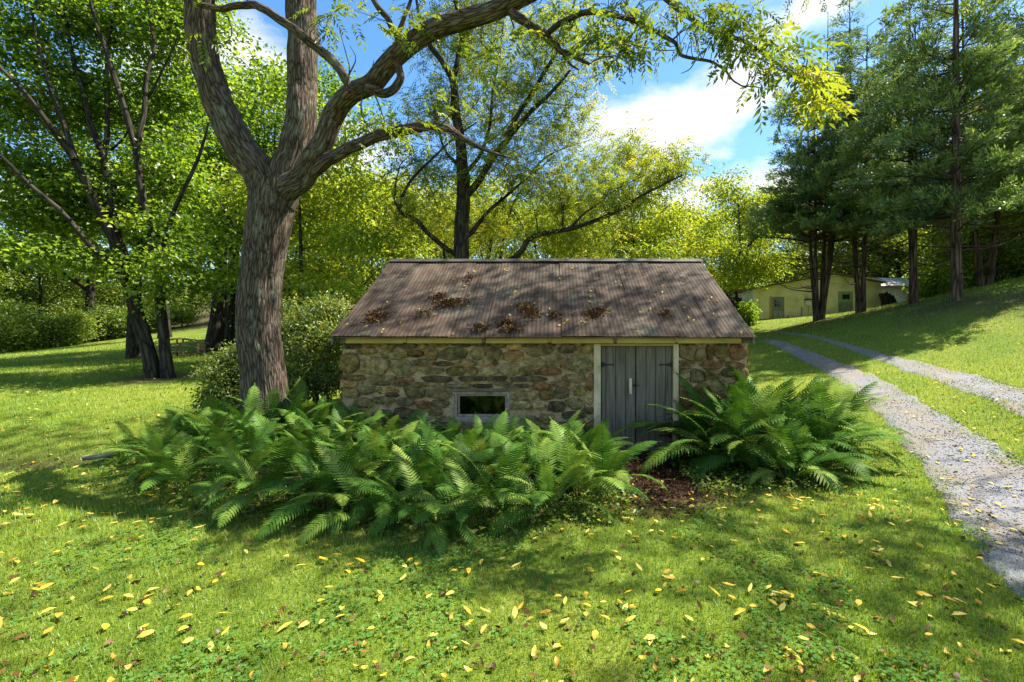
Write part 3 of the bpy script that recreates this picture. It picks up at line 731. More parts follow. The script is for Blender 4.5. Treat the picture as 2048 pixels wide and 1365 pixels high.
for a, b in ((RX0 - 0.005, -0.4), (-0.43, 2.35), (2.32, RX1 + 0.005)):
    off = 0.0 if a < -1 or a > 2 else 0.006
    prof = [(-0.13, -0.045), (-0.02, 0.022), (0.0, 0.032), (0.02, 0.022), (0.13, -0.045)]
    L_ = [bm.verts.new((a, RIDGE_Y + y - 9.5, RIDGE_Z + 0.028 + z + off)) for y, z in prof]; R_ = [bm.verts.new((b, RIDGE_Y + y - 9.5, RIDGE_Z + 0.028 + z + off)) for y, z in prof]
    for i in range(4): bm.faces.new((L_[i], R_[i], R_[i + 1], L_[i + 1]))
obj('ridge_cap', bm_mesh('ridge_cap', bm), RCAP, roof)
for x in (RX0 + 0.015, RX1 - 0.04):
    for ye in (EAVE_Y + 0.02, BACK_Y - 0.02):
        bm = bmesh.new()
        q = [(ye, EAVE_Z - 0.008), (RIDGE_Y, RIDGE_Z - 0.03), (RIDGE_Y, RIDGE_Z - 0.13), (ye, EAVE_Z - 0.10)]
        a = [bm.verts.new((x, y - 9.5, z)) for y, z in q]; b = [bm.verts.new((x + 0.024, y - 9.5, z)) for y, z in q]
        bm.faces.new(a); bm.faces.new(b[::-1])
        for i in range(4): bm.faces.new((a[i], b[i], b[(i + 1) % 4], a[(i + 1) % 4]))
        obj('rake_board', bm_mesh('rake_board', bm), OLDWOOD, shed)

# door
def dx_(px): return (px - CX) / FPX * 7.90
for a, b in ((0.676, 0.792), (1.985, 2.069)):
    obj('door_jamb', box_me('door_jamb', a, b, 7.862 - 9.5, 8.28 - 9.5, -0.14, 1.708, 0.006), TRIM, shed)
obj('door_head', box_me('door_head', 0.794, 1.983, 7.868 - 9.5, 8.28 - 9.5, 1.668, 1.709, 0.005), YPAINT, shed)
obj('threshold', box_me('threshold', 0.794, 1.983, 7.90 - 9.5, 8.2 - 9.5, -0.2, -0.085, 0.01), OLDWOOD, shed)
edges_l = [1203, 1212, 1231.7, 1251.5, 1271.4]; edges_r = [1272.8, 1292.5, 1312, 1332, 1344.5]
for side, ed in (('left', edges_l), ('right', edges_r)):
    x0, x1 = dx_(ed[0]), dx_(ed[-1])
    bm = bmesh.new()
    for zz in (0.15, 0.85, 1.45): add_box(bm, x0 + 0.02, x1 - 0.02, 7.955 - 9.5, 7.985 - 9.5, zz, zz + 0.12)
    add_box(bm, x0 + 0.002, x1 - 0.002, 7.952 - 9.5, 7.9545 - 9.5, -0.06, 1.655)
    leaf = obj('door', bm_mesh('door_ledges', bm), IRON, shed); leaf["label"] = side + " leaf of the grey painted plank door"
    for i in range(len(ed) - 1):
        a, b = dx_(ed[i]) + 0.0035, dx_(ed[i + 1]) - 0.0035
        off = random.uniform(-0.003, 0.003)
        obj('plank', box_me('plank', a, b, 7.926 + off - 9.5, 7.951 - 9.5, -0.075 + random.uniform(0, 0.01), 1.662, 0.004), GREYP, leaf)
    s = 1 if side == 'left' else -1
    hx = x0 if side == 'left' else x1
    for hz in (1.36, 0.19):
        bm = bmesh.new()
        pr = [(0, -0.05), (0.03, -0.038), (0.085, -0.014), (0.165, -0.010), (0.20, -0.018), (0.215, 0), (0.20, 0.018), (0.165, 0.010), (0.085, 0.014), (0.03, 0.038), (0, 0.05)]
        f_ = [bm.verts.new((hx + s * u, 7.913 - 9.5, hz + v)) for u, v in pr]; b_ = [bm.verts.new((hx + s * u, 7.922 - 9.5, hz + v)) for u, v in pr]
        bm.faces.new(f_); bm.faces.new(b_[::-1])
        for i in range(len(pr)): bm.faces.new((f_[i], b_[i], b_[(i + 1) % len(pr)], f_[(i + 1) % len(pr)]))
        obj('hinge', bm_mesh('strap_hinge', bm), IRON, leaf)
    if side == 'left':
        hxc = dx_(1260.5)
        bm = bmesh.new()
        add_box(bm, hxc - 0.022, hxc + 0.022, 7.86 - 9.5, 7.895 - 9.5, 0.88, 1.14)
        add_box(bm, hxc - 0.018, hxc + 0.018, 7.894 - 9.5, 7.924 - 9.5, 0.89, 0.93); add_box(bm, hxc - 0.018, hxc + 0.018, 7.894 - 9.5, 7.924 - 9.5, 1.09, 1.13)
        bmesh.ops.bevel(bm, geom=list(bm.edges), offset=0.006, segments=1, affect='EDGES')
        obj('handle', bm_mesh('handle', bm), TRIM, leaf)
    else:
        bm = bmesh.new(); xx = dx_(1270)
        add_box(bm, xx - 0.022, xx + 0.008, 7.900 - 9.5, 7.922 - 9.5, 0.995, 1.045); add_box(bm, xx + 0.009, xx + 0.075, 7.905 - 9.5, 7.917 - 9.5, 1.012, 1.028)
        obj('latch', bm_mesh('latch', bm), IRON, leaf)
# window
wf = bmesh.new()
def ring(bm, x0, x1, z0, z1, t, ya, yb):
    add_box(bm, x0, x0 + t, ya, yb, z0, z1); add_box(bm, x1 - t, x1, ya, yb, z0, z1)
    add_box(bm, x0 + t, x1 - t, ya + 0.002, yb, z1 - t, z1); add_box(bm, x0 + t, x1 - t, ya + 0.002, yb, z0, z0 + t)
ring(wf, WIN[0] + 0.005, WIN[1] - 0.005, WIN[2], WIN[3] - 0.005, 0.042, 7.90 - 9.5, 8.05 - 9.5)
win = obj('window', bm_mesh('window_frame', wf), WFRAME, shed); win["label"] = "small low window with peeling pale frame"
sb = bmesh.new(); ring(sb, WIN[0] + 0.050, WIN[1] - 0.050, WIN[2] + 0.044, WIN[3] - 0.050, 0.034, 7.945 - 9.5, 7.99 - 9.5)
obj('sash', bm_mesh('sash', sb), WFRAME, win)
GLASS, nt, out, N, Lk = mat('old_window_glass')
bs = N('ShaderNodeBsdfPrincipled'); bs.inputs['Specular IOR Level'].default_value = 0.2; bs.inputs['Base Color'].default_value = (0.35, 0.38, 0.36, 1); bs.inputs['Roughness'].default_value = 0.04; bs.inputs['Transmission Weight'].default_value = 1.0; bs.inputs['IOR'].default_value = 1.45
Lk(bs.outputs[0], out.inputs[0])
obj('pane', box_me('pane', WIN[0] + 0.085, WIN[1] - 0.085, 7.962 - 9.5, 7.967 - 9.5, WIN[2] + 0.079, WIN[3] - 0.085), GLASS, win)
obj('sill', box_me('sill', WIN[0] - 0.03, WIN[1] + 0.03, 7.84 - 9.5, 7.899 - 9.5, WIN[2] - 0.05, WIN[2] - 0.002, 0.006), WFRAME, win)
obj('lintel', box_me('lintel', WIN[0] - 0.2, WIN[1] + 0.1, 7.855 - 9.5, 7.899 - 9.5, WIN[3] + 0.004, WIN[3] + 0.045, 0.006, 0.003), OLDWOOD, win)

def roof_pt(px, py):
    """photo pixel -> point on the front roof slope"""
    r = np.array([(px - CX) / FPX, 1.0, -(py - CY) / FPX])
    nrm = np.array([0, -math.sin(slope), math.cos(slope)]); p0 = np.array([0, EAVE_Y, EAVE_Z]); o_ = np.array([0, 0, CH])
    return o_ + r * (nrm @ (p0 - o_)) / (nrm @ r)

# ------------------------------------------------------------------ deciduous trees
def sample_lobes(lobes, r_, shell=0.55):
    out = []
    for (c, r, n) in lobes:
        c = np.asarray(c, float); r = np.asarray(r, float)
        d = unit(r_.normal(size=(n, 3))); u = r_.uniform(0, 1, n) ** shell
        out.append(c + d * r * u[:, None])
    return np.concatenate(out)

def foliage(centres, per, spread, L, W, r_, tint0=0.0, tint1=1.0, flat=0.55, up=0.9, droop=0.2, csig=0.25):
    """leaves round each cluster centre"""
    n = len(centres); k = per
    ct = np.clip(r_.normal(0.5, csig, n), 0, 1)
    off = r_.normal(size=(n, k, 3)) * spread
    off[..., 2] *= flat
    c = (centres[:, None, :] + off).reshape(-1, 3)
    outw = unit(off.reshape(-1, 3) + r_.normal(size=(n * k, 3)) * 0.35)
    outw[:, 2] -= droop
    nrm = unit(r_.normal(size=(n * k, 3)) * (1 - up * 0.5) + np.array([0, 0, up]))
    s = r_.uniform(0.65, 1.3, n * k)
    V, F = leaf_geo(c, nrm, outw, L * s, W * s)
    t = np.clip(np.repeat(ct, k) + r_.normal(0, 0.16, n * k), 0, 1)
    t = tint0 + (tint1 - tint0) * t
    return V, F, np.repeat(t, 4)

class Tree:
    def __init__(s, base, seed):
        s.base = np.asarray(base, float); s.r = np.random.default_rng(seed); s.seed = seed
        s.limbs = []; s.nodes = []; s.nr = []; s.tw = Tubes(); s.leaf = []; s.n = 0
    RS = 1.0
    def limb(s, pts, r0, r1, sides=10, n=None, rough=0.06, flare=None, grow=True, ridge=0.0):
        L = sum(np.linalg.norm(np.asarray(pts[i + 1]) - np.asarray(pts[i])) for i in range(len(pts) - 1))
        n = n or max(6, int(L / 0.25))
        radii = np.interp(np.linspace(0, 1, len(pts)), [0, 1], [r0, r1]) if np.isscalar(r0) and np.isscalar(r1) else r0
        path, rr = catmull(pts, radii, n); rr = rr * s.RS
        if n > 12 and flare is None:
            kk_ = max(5, n // 9); jt = s.r.normal(size=(n, 3)) * kk_ ** 0.5; ker = np.hanning(kk_ + 2)[1:-1]; ker = ker / ker.sum()
            jt = np.stack([np.convolve(jt[:, i], ker, 'same') for i in range(3)], 1)
            path = path + jt * (0.032 * rr + 0.005)[:, None] * np.minimum(1, np.arange(n) / 6.0)[:, None]
        T = Tubes(); T.add(path, rr, sides, rough=rough, seed=s.seed + len(s.limbs), flare=flare, ridge=ridge)
        s.limbs.append(T)
        if grow:
            for p, r in zip(path[n // 5::2], rr[n // 5::2]): s.nodes.append(p); s.nr.append(r)
        return path
    def branches(s, centres, thick=0.011, maxn=100000, kink=0.12):
        """join each leaf cluster to the nearest wood"""
        nodes = np.array(s.nodes); nr = np.array(s.nr)
        d0 = np.min(np.linalg.norm(centres[:, None, :] - nodes[None, ::3, :], axis=2), axis=1) if len(nodes) > 3 else np.linalg.norm(centres - nodes[0], axis=1)
        for i in np.argsort(d0):
            c = centres[i]
            dv = c - nodes; d = np.linalg.norm(dv, axis=1)
            cost = d + 0.9 * np.maximum(0, nodes[:, 2] - c[2] + 0.15 * d) + 0.02 / (nr + 0.01)
            j = int(np.argmin(cost)); dist = d[j]
            if dist < 0.15: continue
            a = nodes[j]; mid = (a + c) / 2 + s.r.normal(size=3) * dist * kink + np.array([0, 0, 0.08 * dist])
            r0 = min(nr[j] * 0.65, thick * (0.6 + 0.75 * dist)); r1 = max(0.004, r0 * 0.35)
            m = max(4, min(8, int(dist / 0.4) + 3))
            path, rr = catmull([a, mid, c], [r0, (r0 + r1) / 2, r1], m)
            s.tw.add(path, rr, 4)
            nodes = np.vstack([nodes, path[1:]]); nr = np.concatenate([nr, rr[1:]])
    def leaves(s, centres, per, spread, L, W, **kw):
        V, F, t = foliage(centres, per, spread, L, W, s.r, **kw)
        s.leaf.append((V, F + s.n, t)); s.n += len(V)
    def raw(s, V, F, t):
        s.leaf.append((V, F + s.n, t)); s.n += len(V)
    def build(s, name, label, bark, leafm, group=None, cat='tree', trunk_parts=1):
        o = empty(name, tuple(s.base), label, cat, group)
        for i, T in enumerate(s.limbs):
            obj('trunk' if i < trunk_parts else 'limb', T.mesh('limb', s.base), bark, o)
        if s.tw.n:
            setp(obj('twigs', s.tw.mesh('twigs', s.base), bark, o), kind='stuff')
        if s.leaf:
            V = np.concatenate([a for a, _, _ in s.leaf]) - s.base; F = np.concatenate([b for _, b, _ in s.leaf]); t = np.concatenate([c for _, _, c in s.leaf])
            setp(obj('crown', mesh_np('crown', V, F, {'tint': ('FLOAT', t)}), leafm, o), kind='stuff')
        return o

def copy_tree(o, loc, rz=0.0, sc=1.0, label=None, group=None):
    c = o.copy(); C.objects.link(c); c.location = loc; c.rotation_euler = (0, 0, rz); c.scale = (sc, sc, sc * 1.0)
    for ch in o.children:
        k = ch.copy(); C.objects.link(k); k.parent = c
    if label: c["label"] = label
    if group: c["group"] = group
    return c

def PL(lst, d):
    """photo polyline at distances -> world points; d number or list"""
    n = len(lst)
    ds = np.full(n, d) if np.isscalar(d) else np.interp(np.linspace(0, 1, n), np.linspace(0, 1, len(d)), d)
    return [P(a[0], a[1], k) for a, k in zip(lst, ds)]

# pinnate (compound) leaf used on the walnut near the camera
def pinnate(base, dr, nrm, L, r_, pairs=7):
    """many compound leaves at once: base, dr, nrm (n,3), L (n,)"""
    n = len(base); dr = unit(dr); side = unit(np.cross(nrm, dr)); up = unit(np.cross(dr, side))
    Vs, Fs, k = [], [], 0
    for i in range(pairs * 2 + 1):
        t = 0.22 + 0.78 * (i // 2) / pairs if i < pairs * 2 else 1.0
        sgn = 1 if i % 2 else -1
        pos = base + dr * (L * t)[:, None] - up * (L * 0.28 * t * t)[:, None] - np.array([0, 0, 1.0]) * (L * 0.10 * t * t)[:, None]
        ld = (dr * 0.55 + side * sgn * 0.85 - up * 0.25) if i < pairs * 2 else dr - up * 0.4
        ld = ld + r_.normal(size=(n, 3)) * 0.16
        ll = L * 0.30 * (1 - 0.35 * abs(t - 0.55)) * r_.uniform(0.8, 1.15, n)
        V, F = leaf_geo(pos, up + r_.normal(size=(n, 3)) * 0.3, ld, ll, ll * 0.33, fold=0.2)
        Vs.append(V); Fs.append(F + k); k += len(V)
    V = np.concatenate(Vs); F = np.concatenate(Fs)
    tt = np.tile(np.repeat(np.arange(n), 4), pairs * 2 + 1)
    return V, F, tt

# ---- the big walnut in front of the shed
WB = P(530, 850, 8.0); WB[2] = g1(WB[0], 8.0)
w = Tree(WB, 101); w.RS = 0.86
fl = lambda s: 0.38 * math.exp(-s / 0.30)
w.limb([WB + np.array([0.05, 0, -0.25])] + PL([(532, 800), (524, 720), (516, 640), (522, 560), (530, 500), (540, 430), (548, 365)], 8.0), [0.42, 0.385, 0.37, 0.365, 0.36, 0.375, 0.40, 0.44], None, sides=128, n=150, rough=0.05, flare=fl, ridge=0.008)
w.limb(PL([(548, 400), (520, 350), (478, 285), (443, 215), (418, 140), (405, 60), (398, -40), (380, -200), (330, -420), (250, -640)], [8.0, 7.8, 7.4]), [0.30, 0.31, 0.27, 0.26, 0.25, 0.25, 0.24, 0.2, 0.14, 0.08], None, sides=96, n=120, ridge=0.007)
w.limb(PL([(556, 410), (576, 340), (598, 260), (604, 180), (606, 100), (604, 20), (600, -120), (630, -330), (690, -560), (700, -800)], [8.0, 8.2, 8.5]), [0.30, 0.30, 0.275, 0.27, 0.275, 0.28, 0.25, 0.2, 0.14, 0.06], None, sides=96, n=120, ridge=0.007)
big = w.limb(PL([(572, 380), (612, 345), (648, 285), (668, 232), (700, 192), (745, 165), (798, 105), (870, 58), (945, 37), (1015, 10), (1090, -30), (1250, -110), (1420, -260), (1560, -420)], [7.9, 7.6, 6.9, 6.3, 6.4]), [0.24, 0.215, 0.185, 0.185, 0.175, 0.165, 0.155, 0.15, 0.14, 0.13, 0.11, 0.09, 0.06, 0.03], None, sides=64, n=170, rough=0.08, ridge=0.005)
w.limb(PL([(608, 352), (640, 330), (690, 303), (740, 277), (813, 260), (882, 253), (923, 276), (975, 302), (1026, 318)], [7.8, 7.4, 7.0]), [0.13, 0.12, 0.105, 0.10, 0.095, 0.085, 0.055, 0.035, 0.012], None, sides=18, n=70, rough=0.1)
w.limb(PL([(400, 10), (440, 17), (476, 11), (516, 14), (564, 42), (630, 90), (666, 123), (688, 154), (702, 186)], [7.5, 7.2, 7.3]), [0.05, 0.055, 0.06, 0.07, 0.075, 0.08, 0.085, 0.08, 0.06], None, sides=14, n=60, rough=0.1)
w.limb(PL([(735, 176), (752, 182), (774, 186), (800, 160), (795, 112), (794, 73), (778, 40), (748, 0), (720, -60)], [7.1, 6.9]), [0.08, 0.075, 0.07, 0.065, 0.06, 0.06, 0.05, 0.045, 0.03], None, sides=12, n=50, rough=0.1)
w.limb(PL([(794, 80), (806, 40), (822, 0), (835, -60)], 6.95), 0.045, 0.02, sides=8)
w.limb(PL([(1014, 16), (1035, 34), (1060, 50), (1092, 72), (1112, 92), (1135, 108), (1179, 129)], [6.45, 6.2]), [0.075, 0.07, 0.065, 0.06, 0.05, 0.04, 0.02], None, sides=12, n=36, rough=0.12)
w.limb(PL([(1125, 104), (1140, 128), (1158, 140)], 6.25), 0.03, 0.012, sides=8)
w.limb(PL([(1092, 70), (1115, 50), (1155, 31), (1195, 24), (1254, 36), (1293, 55), (1349, 83), (1358, 106), (1392, 119), (1432, 127), (1455, 145), (1471, 166), (1491, 176), (1530, 176)], [6.25, 5.8, 5.3]), [0.045, 0.045, 0.042, 0.04, 0.036, 0.032, 0.028, 0.024, 0.02, 0.016, 0.013, 0.01, 0.008, 0.004], None, sides=9, n=70, rough=0.12)
w.limb(PL([(1392, 119), (1380, 138), (1362, 147)], 5.6), 0.01, 0.004, sides=6)
w.limb(PL([(1491, 176), (1503, 148), (1512, 140)], 5.2), 0.008, 0.003, sides=6)
w.limb(PL([(1250, -108), (1290, -40), (1335, -2), (1392, 42), (1445, 71), (1480, 78), (1522, 103), (1570, 143), (1606, 168), (1630, 192), (1655, 215)], [6.3, 5.6, 4.7]), [0.06, 0.05, 0.042, 0.036, 0.03, 0.026, 0.022, 0.017, 0.013, 0.009, 0.005], None, sides=9, n=70, rough=0.12)
w.limb(PL([(1478, 74), (1490, 88), (1494, 106)], 5.2), 0.012, 0.005, sides=6)
# small dead shoots on the bigger limbs
for q, d in [([(692, 172), (700, 140), (690, 100), (682, 70)], 7.0), ([(697, 150), (712, 118), (700, 92)], 7.0), ([(725, 168), (742, 142), (748, 120)], 6.9), ([(690, 300), (691, 265), (690, 250)], 7.2),
             ([(745, 178), (760, 215), (770, 250), (752, 266)], 7.0), ([(725, 182), (722, 225), (735, 250), (748, 268)], 7.0), ([(812, 258), (816, 240), (818, 228)], 7.0), ([(448, 20), (462, 50), (462, 75), (448, 88)], 7.5),
             ([(880, 252), (895, 236), (915, 215)], 7.0), ([(480, 15), (495, 0), (520, -20)], 7.4), ([(1016, 18), (1030, 60), (1050, 100), (1072, 115), (1070, 165)], 6.4), ([(1345, 80), (1365, 62), (1385, 50)], 5.6)]:
    w.limb(PL(q, d), 0.014, 0.005, sides=6, grow=False)
rw = w.r
# compound leaves that hang in view: photo position, distance, spread in pixels, count, yellow shift
vis = []
for (px, py, d, sx, sy, n, ty) in [
    (1585, 140, 4.7, 36, 30, 20, 0.55), (1622, 185, 4.6, 24, 24, 16, 0.62), (1560, 100, 4.9, 40, 26, 14, 0.45), (1520, 95, 5.0, 50, 25, 16, 0.30), (1450, 70, 5.2, 50, 25, 14, 0.30),
    (1400, 40, 5.4, 40, 30, 14, 0.3), (1500, 30, 5.2, 60, 25, 14, 0.32), (1560, 60, 5.0, 30, 20, 6, 0.35), (1450, 15, 5.4, 60, 20, 10, 0.35), (1520, 170, 5.0, 22, 18, 5, 0.4), (1600, 205, 4.6, 30, 12, 8, 0.55),
    (1280, 70, 5.9, 40, 34, 16, 0.35), (1230, 100, 6.0, 50, 36, 26, 0.35), (1180, 60, 6.1, 50, 40, 22, 0.4), (1290, 20, 5.9, 60, 25, 18, 0.4), (1130, 20, 6.2, 60, 30, 16, 0.4), (1240, 10, 6.0, 60, 30, 16, 0.4),
    (1070, 60, 6.4, 45, 40, 14, 0.42), (960, 80, 6.6, 70, 50, 16, 0.4), (1000, 120, 6.6, 60, 40, 10, 0.4), (780, 250, 7.0, 60, 30, 10, 0.45), (760, 60, 6.9, 60, 50, 7, 0.3),
    (660, 40, 7.4, 14, 26, 8, 0.2), (700, 20, 7.2, 50, 20, 10, 0.35), (840, 40, 6.8, 60, 40, 12, 0.4), (900, 210, 7.0, 60, 30, 10, 0.45), (420, 60, 7.4, 60, 50, 10, 0.4), (1350, 20, 5.6, 40, 20, 10, 0.35)]:
    for k in range(n):
        vis.append(list(P(px + rw.normal() * sx * 0.55, py + rw.normal() * sy * 0.55, d + rw.normal() * 0.25)) + [np.clip(ty + rw.normal() * 0.15, 0, 1)])
vis = np.array(vis)
w.branches(vis[:, :3][::3], thick=0.006)
n = len(vis)
dr = unit(rw.normal(size=(n, 3)) * np.array([1, 1, 0.35]) + np.array([0.15, -0.1, -0.35])); nr = unit(rw.normal(size=(n, 3)) * 0.35 + np.array([0, 0, 1]))
V, F, ti = pinnate(vis[:, :3], dr, nr, rw.uniform(0.24, 0.40, n), rw, 7)
w.raw(V, F, np.repeat(np.zeros(0), 4) if False else vis[ti, 3])
# the part of the crown above the picture: shades the ferns and the near lawn
up = sample_lobes([((-7.5, 7.0, 11), (3.6, 3, 2.6), 46), ((-4.2, 8.2, 13.5), (3.4, 3, 2.6), 46), ((0.5, 7.6, 10.6), (3.0, 2.6, 1.7), 9), ((4.2, 7.4, 9.6), (3.0, 2.8, 1.6), 20), ((7.6, 7.0, 9.4), (3.0, 2.6, 1.6), 36), ((5.2, 10.0, 11.2), (3.0, 2.4, 1.7), 18), ((9.0, 9.6, 10.8), (2.6, 2.2, 1.5), 26), ((9.6, 5.6, 9.6), (2.6, 2.2, 1.6), 28), ((-1.0, 11.5, 12.5), (3.0, 2.0, 1.6), 20), ((1.6, 10.8, 11.0), (2.4, 1.8, 1.4), 14), ((4.0, 11.2, 11.6), (2.4, 1.6, 1.4), 18), ((7.0, 10.8, 11.4), (2.4, 1.6, 1.4), 20)], rw, 0.7)
w.limb([big[-1], (3.4, 6.6, 8.0), (5.6, 7.0, 9.0), (8.4, 7.0, 9.6), (10.2, 6.2, 9.9)], 0.05, 0.015, sides=8)
w.limb([big[-18], (3.0, 8.2, 8.4), (4.6, 9.6, 10.2), (8.0, 9.8, 10.8)], 0.06, 0.015, sides=8)
w.branches(up, thick=0.009)
m = 16; cu = np.repeat(up, m, 0) + rw.normal(size=(len(up) * m, 3)) * np.array([0.55, 0.55, 0.3]); n = len(cu)
dr = unit(rw.normal(size=(n, 3)) * np.array([1, 1, 0.3]) + np.array([0, 0, -0.3])); nr = unit(rw.normal(size=(n, 3)) * 0.4 + np.array([0, 0, 1]))
V, F, ti = pinnate(cu, dr, nr, rw.uniform(0.28, 0.46, n), rw, 5)
w.raw(V, F, np.clip(rw.normal(0.45, 0.2, n), 0, 1)[ti])
w.build('walnut_tree', 'large forked tree with furrowed grey bark standing in ferns by the shed', BARK, LEAF_WALN)

# ---- open tree behind the shed
cb = P(925, 600, 17); cb[2] = g1(cb[0], 17) - 0.2
c_ = Tree(cb, 202); c_.RS = 1.1
c_.limb([cb] + PL([(922, 518), (926, 435), (926, 356), (922, 300), (912, 230), (910, 190), (906, 158)], 17), [0.28, 0.24, 0.22, 0.20, 0.175, 0.15, 0.13, 0.12], None, sides=16)
for q, d, r0, r1 in [
    ([(906, 160), (885, 125), (858, 91), (845, 55), (835, 10), (825, -60)], (17, 16.5), 0.10, 0.03), ([(906, 160), (915, 120), (922, 79), (918, 40), (905, -20), (900, -90)], (17, 17.4), 0.10, 0.03),
    ([(930, 395), (955, 365), (973, 336), (1000, 300), (1017, 277), (1056, 229), (1096, 190), (1125, 160), (1140, 140)], (17, 15.6), 0.13, 0.03),
    ([(1012, 285), (1024, 250), (1040, 222), (1080, 158), (1108, 111), (1127, 67), (1150, 0)], (16.2, 16.8), 0.09, 0.03),
    ([(928, 480), (945, 462), (977, 423), (1017, 388), (1060, 352), (1110, 310)], (17, 18), 0.09, 0.02), ([(1060, 352), (1085, 320), (1120, 300), (1180, 280)], (18, 18.4), 0.04, 0.012),
    ([(922, 515), (890, 495), (858, 467), (831, 439), (803, 427), (800, 410), (806, 390), (823, 360), (858, 324), (906, 277), (953, 245)], (17, 15.5), 0.09, 0.02),
    ([(803, 427), (790, 405), (790, 385), (800, 330), (835, 300)], (16.2, 16), 0.035, 0.01),
    ([(924, 530), (980, 540), (1036, 510), (1064, 475), (1135, 459), (1180, 445), (1226, 427), (1255, 412), (1274, 396), (1333, 366), (1365, 350)], (17, 14.5), 0.11, 0.02),
    ([(1140, 458), (1165, 430), (1200, 405), (1230, 380), (1290, 350)], (15.6, 15.2), 0.04, 0.012), ([(1226, 427), (1238, 415), (1237, 380)], (15, 15), 0.02, 0.008),
    ([(926, 350), (960, 310), (980, 250), (985, 180), (1000, 100), (1010, 20)], (17, 18), 0.07, 0.02), ([(926, 340), (890, 300), (870, 230), (860, 180)], (17, 18), 0.06, 0.02),
    ([(975, 520), (985, 470), (990, 430), (1020, 350)], (20, 20), 0.08, 0.03), ([(1000, 525), (1010, 470), (1030, 400), (1080, 330)], (21, 21), 0.07, 0.03), ([(890, 525), (885, 460), (870, 400), (840, 330)], (20, 20), 0.06, 0.02)]:
    c_.limb(PL(q, list(d)), r0, r1, sides=8, rough=0.1)
lob = []
def LB(px, py, d, rx, ry, n, rd=1.6):
    lob.append((P(px, py, d), (rx / FPX * d, rd, ry / FPX * d), n))
LB(900, 60, 17, 110, 90, 60); LB(960, 20, 17, 100, 70, 40); LB(880, 210, 17, 90, 70, 45); LB(1060, 160, 16.5, 110, 90, 60); LB(1100, 60, 16.5, 80, 70, 40); LB(1130, 250, 16.5, 90, 60, 40)
LB(1000, 320, 16.5, 120, 80, 70); LB(850, 330, 16.5, 80, 60, 40); LB(830, 430, 16.5, 70, 60, 34); LB(1120, 370, 16.5, 120, 70, 60); LB(1230, 390, 15.5, 90, 50, 44); LB(1310, 350, 15, 70, 40, 34); LB(1355, 320, 15, 34, 24, 12)
LB(980, 450, 18, 120, 60, 50); LB(1130, 480, 17, 130, 40, 40); LB(1260, 300, 17, 70, 50, 30); LB(770, 260, 16.5, 40, 30, 10); LB(1180, 120, 16, 60, 50, 18); LB(960, -120, 17, 160, 70, 40); LB(1080, 420, 19, 150, 70, 50); LB(900, 440, 19, 110, 70, 40); LB(1200, 330, 18, 90, 60, 40); LB(940, 130, 18, 90, 80, 36); LB(1000, 220, 17.5, 90, 70, 36)
lob = [(np.asarray(a) * (1 + 0.6 / a[1]) - np.array([0, 0, 0.06]), b, n_) for a, b, n_ in lob]
cc = sample_lobes(lob, c_.r, 0.6)
c_.branches(cc, thick=0.008)
m = 11; rc = c_.r; cu = np.repeat(cc, m, 0) + rc.normal(size=(len(cc) * m, 3)) * np.array([0.34, 0.34, 0.26]); n = len(cu)
dr = unit(rc.normal(size=(n, 3)) * np.array([1, 1, 0.35]) + np.array([0, 0, -0.22])); nr = unit(rc.normal(size=(n, 3)) * 0.45 + np.array([0, 0, 1]))
V, F, ti = pinnate(cu, dr, nr, rc.uniform(0.30, 0.50, n), rc, 5)
ct = np.repeat(np.clip(rc.normal(0.52, 0.2, len(cc)), 0, 1), m) + rc.normal(0, 0.12, n)
c_.raw(V, F, np.clip(ct, 0, 1)[ti])
c_.build('walnut_tree', 'tall open tree with dark trunk and arching limbs right behind the shed ridge', BARK_D, LEAF_WALN)

# ---- twin maple on the left lawn
mb = P(318, 755, 14); mb[2] = g1(mb[0], 14)
m_ = Tree(mb, 303); m_.RS = 0.78
flm = lambda s: 0.28 * math.exp(-s / 0.35)
def ml(q, d, r0, r1, **k): m_.limb(PL(q, d), r0, r1, **k)
m_.limb([mb + np.array([-0.18, 0, -0.3])] + PL([(304, 740), (293, 690), (275, 630), (258, 570), (246, 520), (234, 487)], 14), [0.26, 0.24, 0.225, 0.225, 0.22, 0.215, 0.20], None, sides=26, n=46, flare=flm)
m_.limb([mb + np.array([0.25, 0.1, -0.3])] + PL([(334, 735), (329, 690), (322, 620), (316, 560), (307, 515), (300, 476)], 14.1), [0.25, 0.21, 0.175, 0.165, 0.16, 0.16, 0.155], None, sides=26, n=46, flare=flm)
ml([(240, 500), (223, 470), (176, 377), (146, 315), (121, 278), (88, 234), (48, 183), (0, 135), (-60, 80)], [14, 13.4, 12.5], 0.17, 0.05)
ml([(150, 320), (135, 270), (105, 190), (85, 120), (70, 60), (60, -20)], [13.4, 13.8], 0.10, 0.03)
ml([(238, 495), (228, 440), (220, 385), (205, 311), (180, 249), (165, 176), (143, 99), (130, 20), (120, -60)], [14, 14.6], 0.16, 0.04)
ml([(207, 320), (215, 260), (214, 180), (215, 100), (225, 40), (240, -40)], [14.3, 14.8], 0.10, 0.03)
ml([(300, 478), (291, 430), (282, 385), (271, 304), (249, 220), (220, 125), (205, 80), (190, 37), (170, -40)], [14.1, 13.6], 0.16, 0.04)
ml([(272, 308), (282, 260), (289, 220), (293, 147), (308, 103), (300, 40), (290, -30)], [13.9, 14.4], 0.11, 0.03)
ml([(310, 545), (322, 510), (333, 473), (352, 414), (388, 337), (405, 290), (416, 245)], [14.1, 13.2], 0.11, 0.035)
ml([(262, 580), (240, 545), (215, 520), (176, 487), (121, 421), (55, 366), (0, 311), (-60, 280)], [14, 13, 12.5], 0.12, 0.04)
ml([(295, 200), (320, 150), (345, 100), (360, 60)], [14.2, 14], 0.05, 0.015)
ml([(222, 300), (245, 280), (260, 255), (275, 240)], [14.3, 14], 0.05, 0.015)
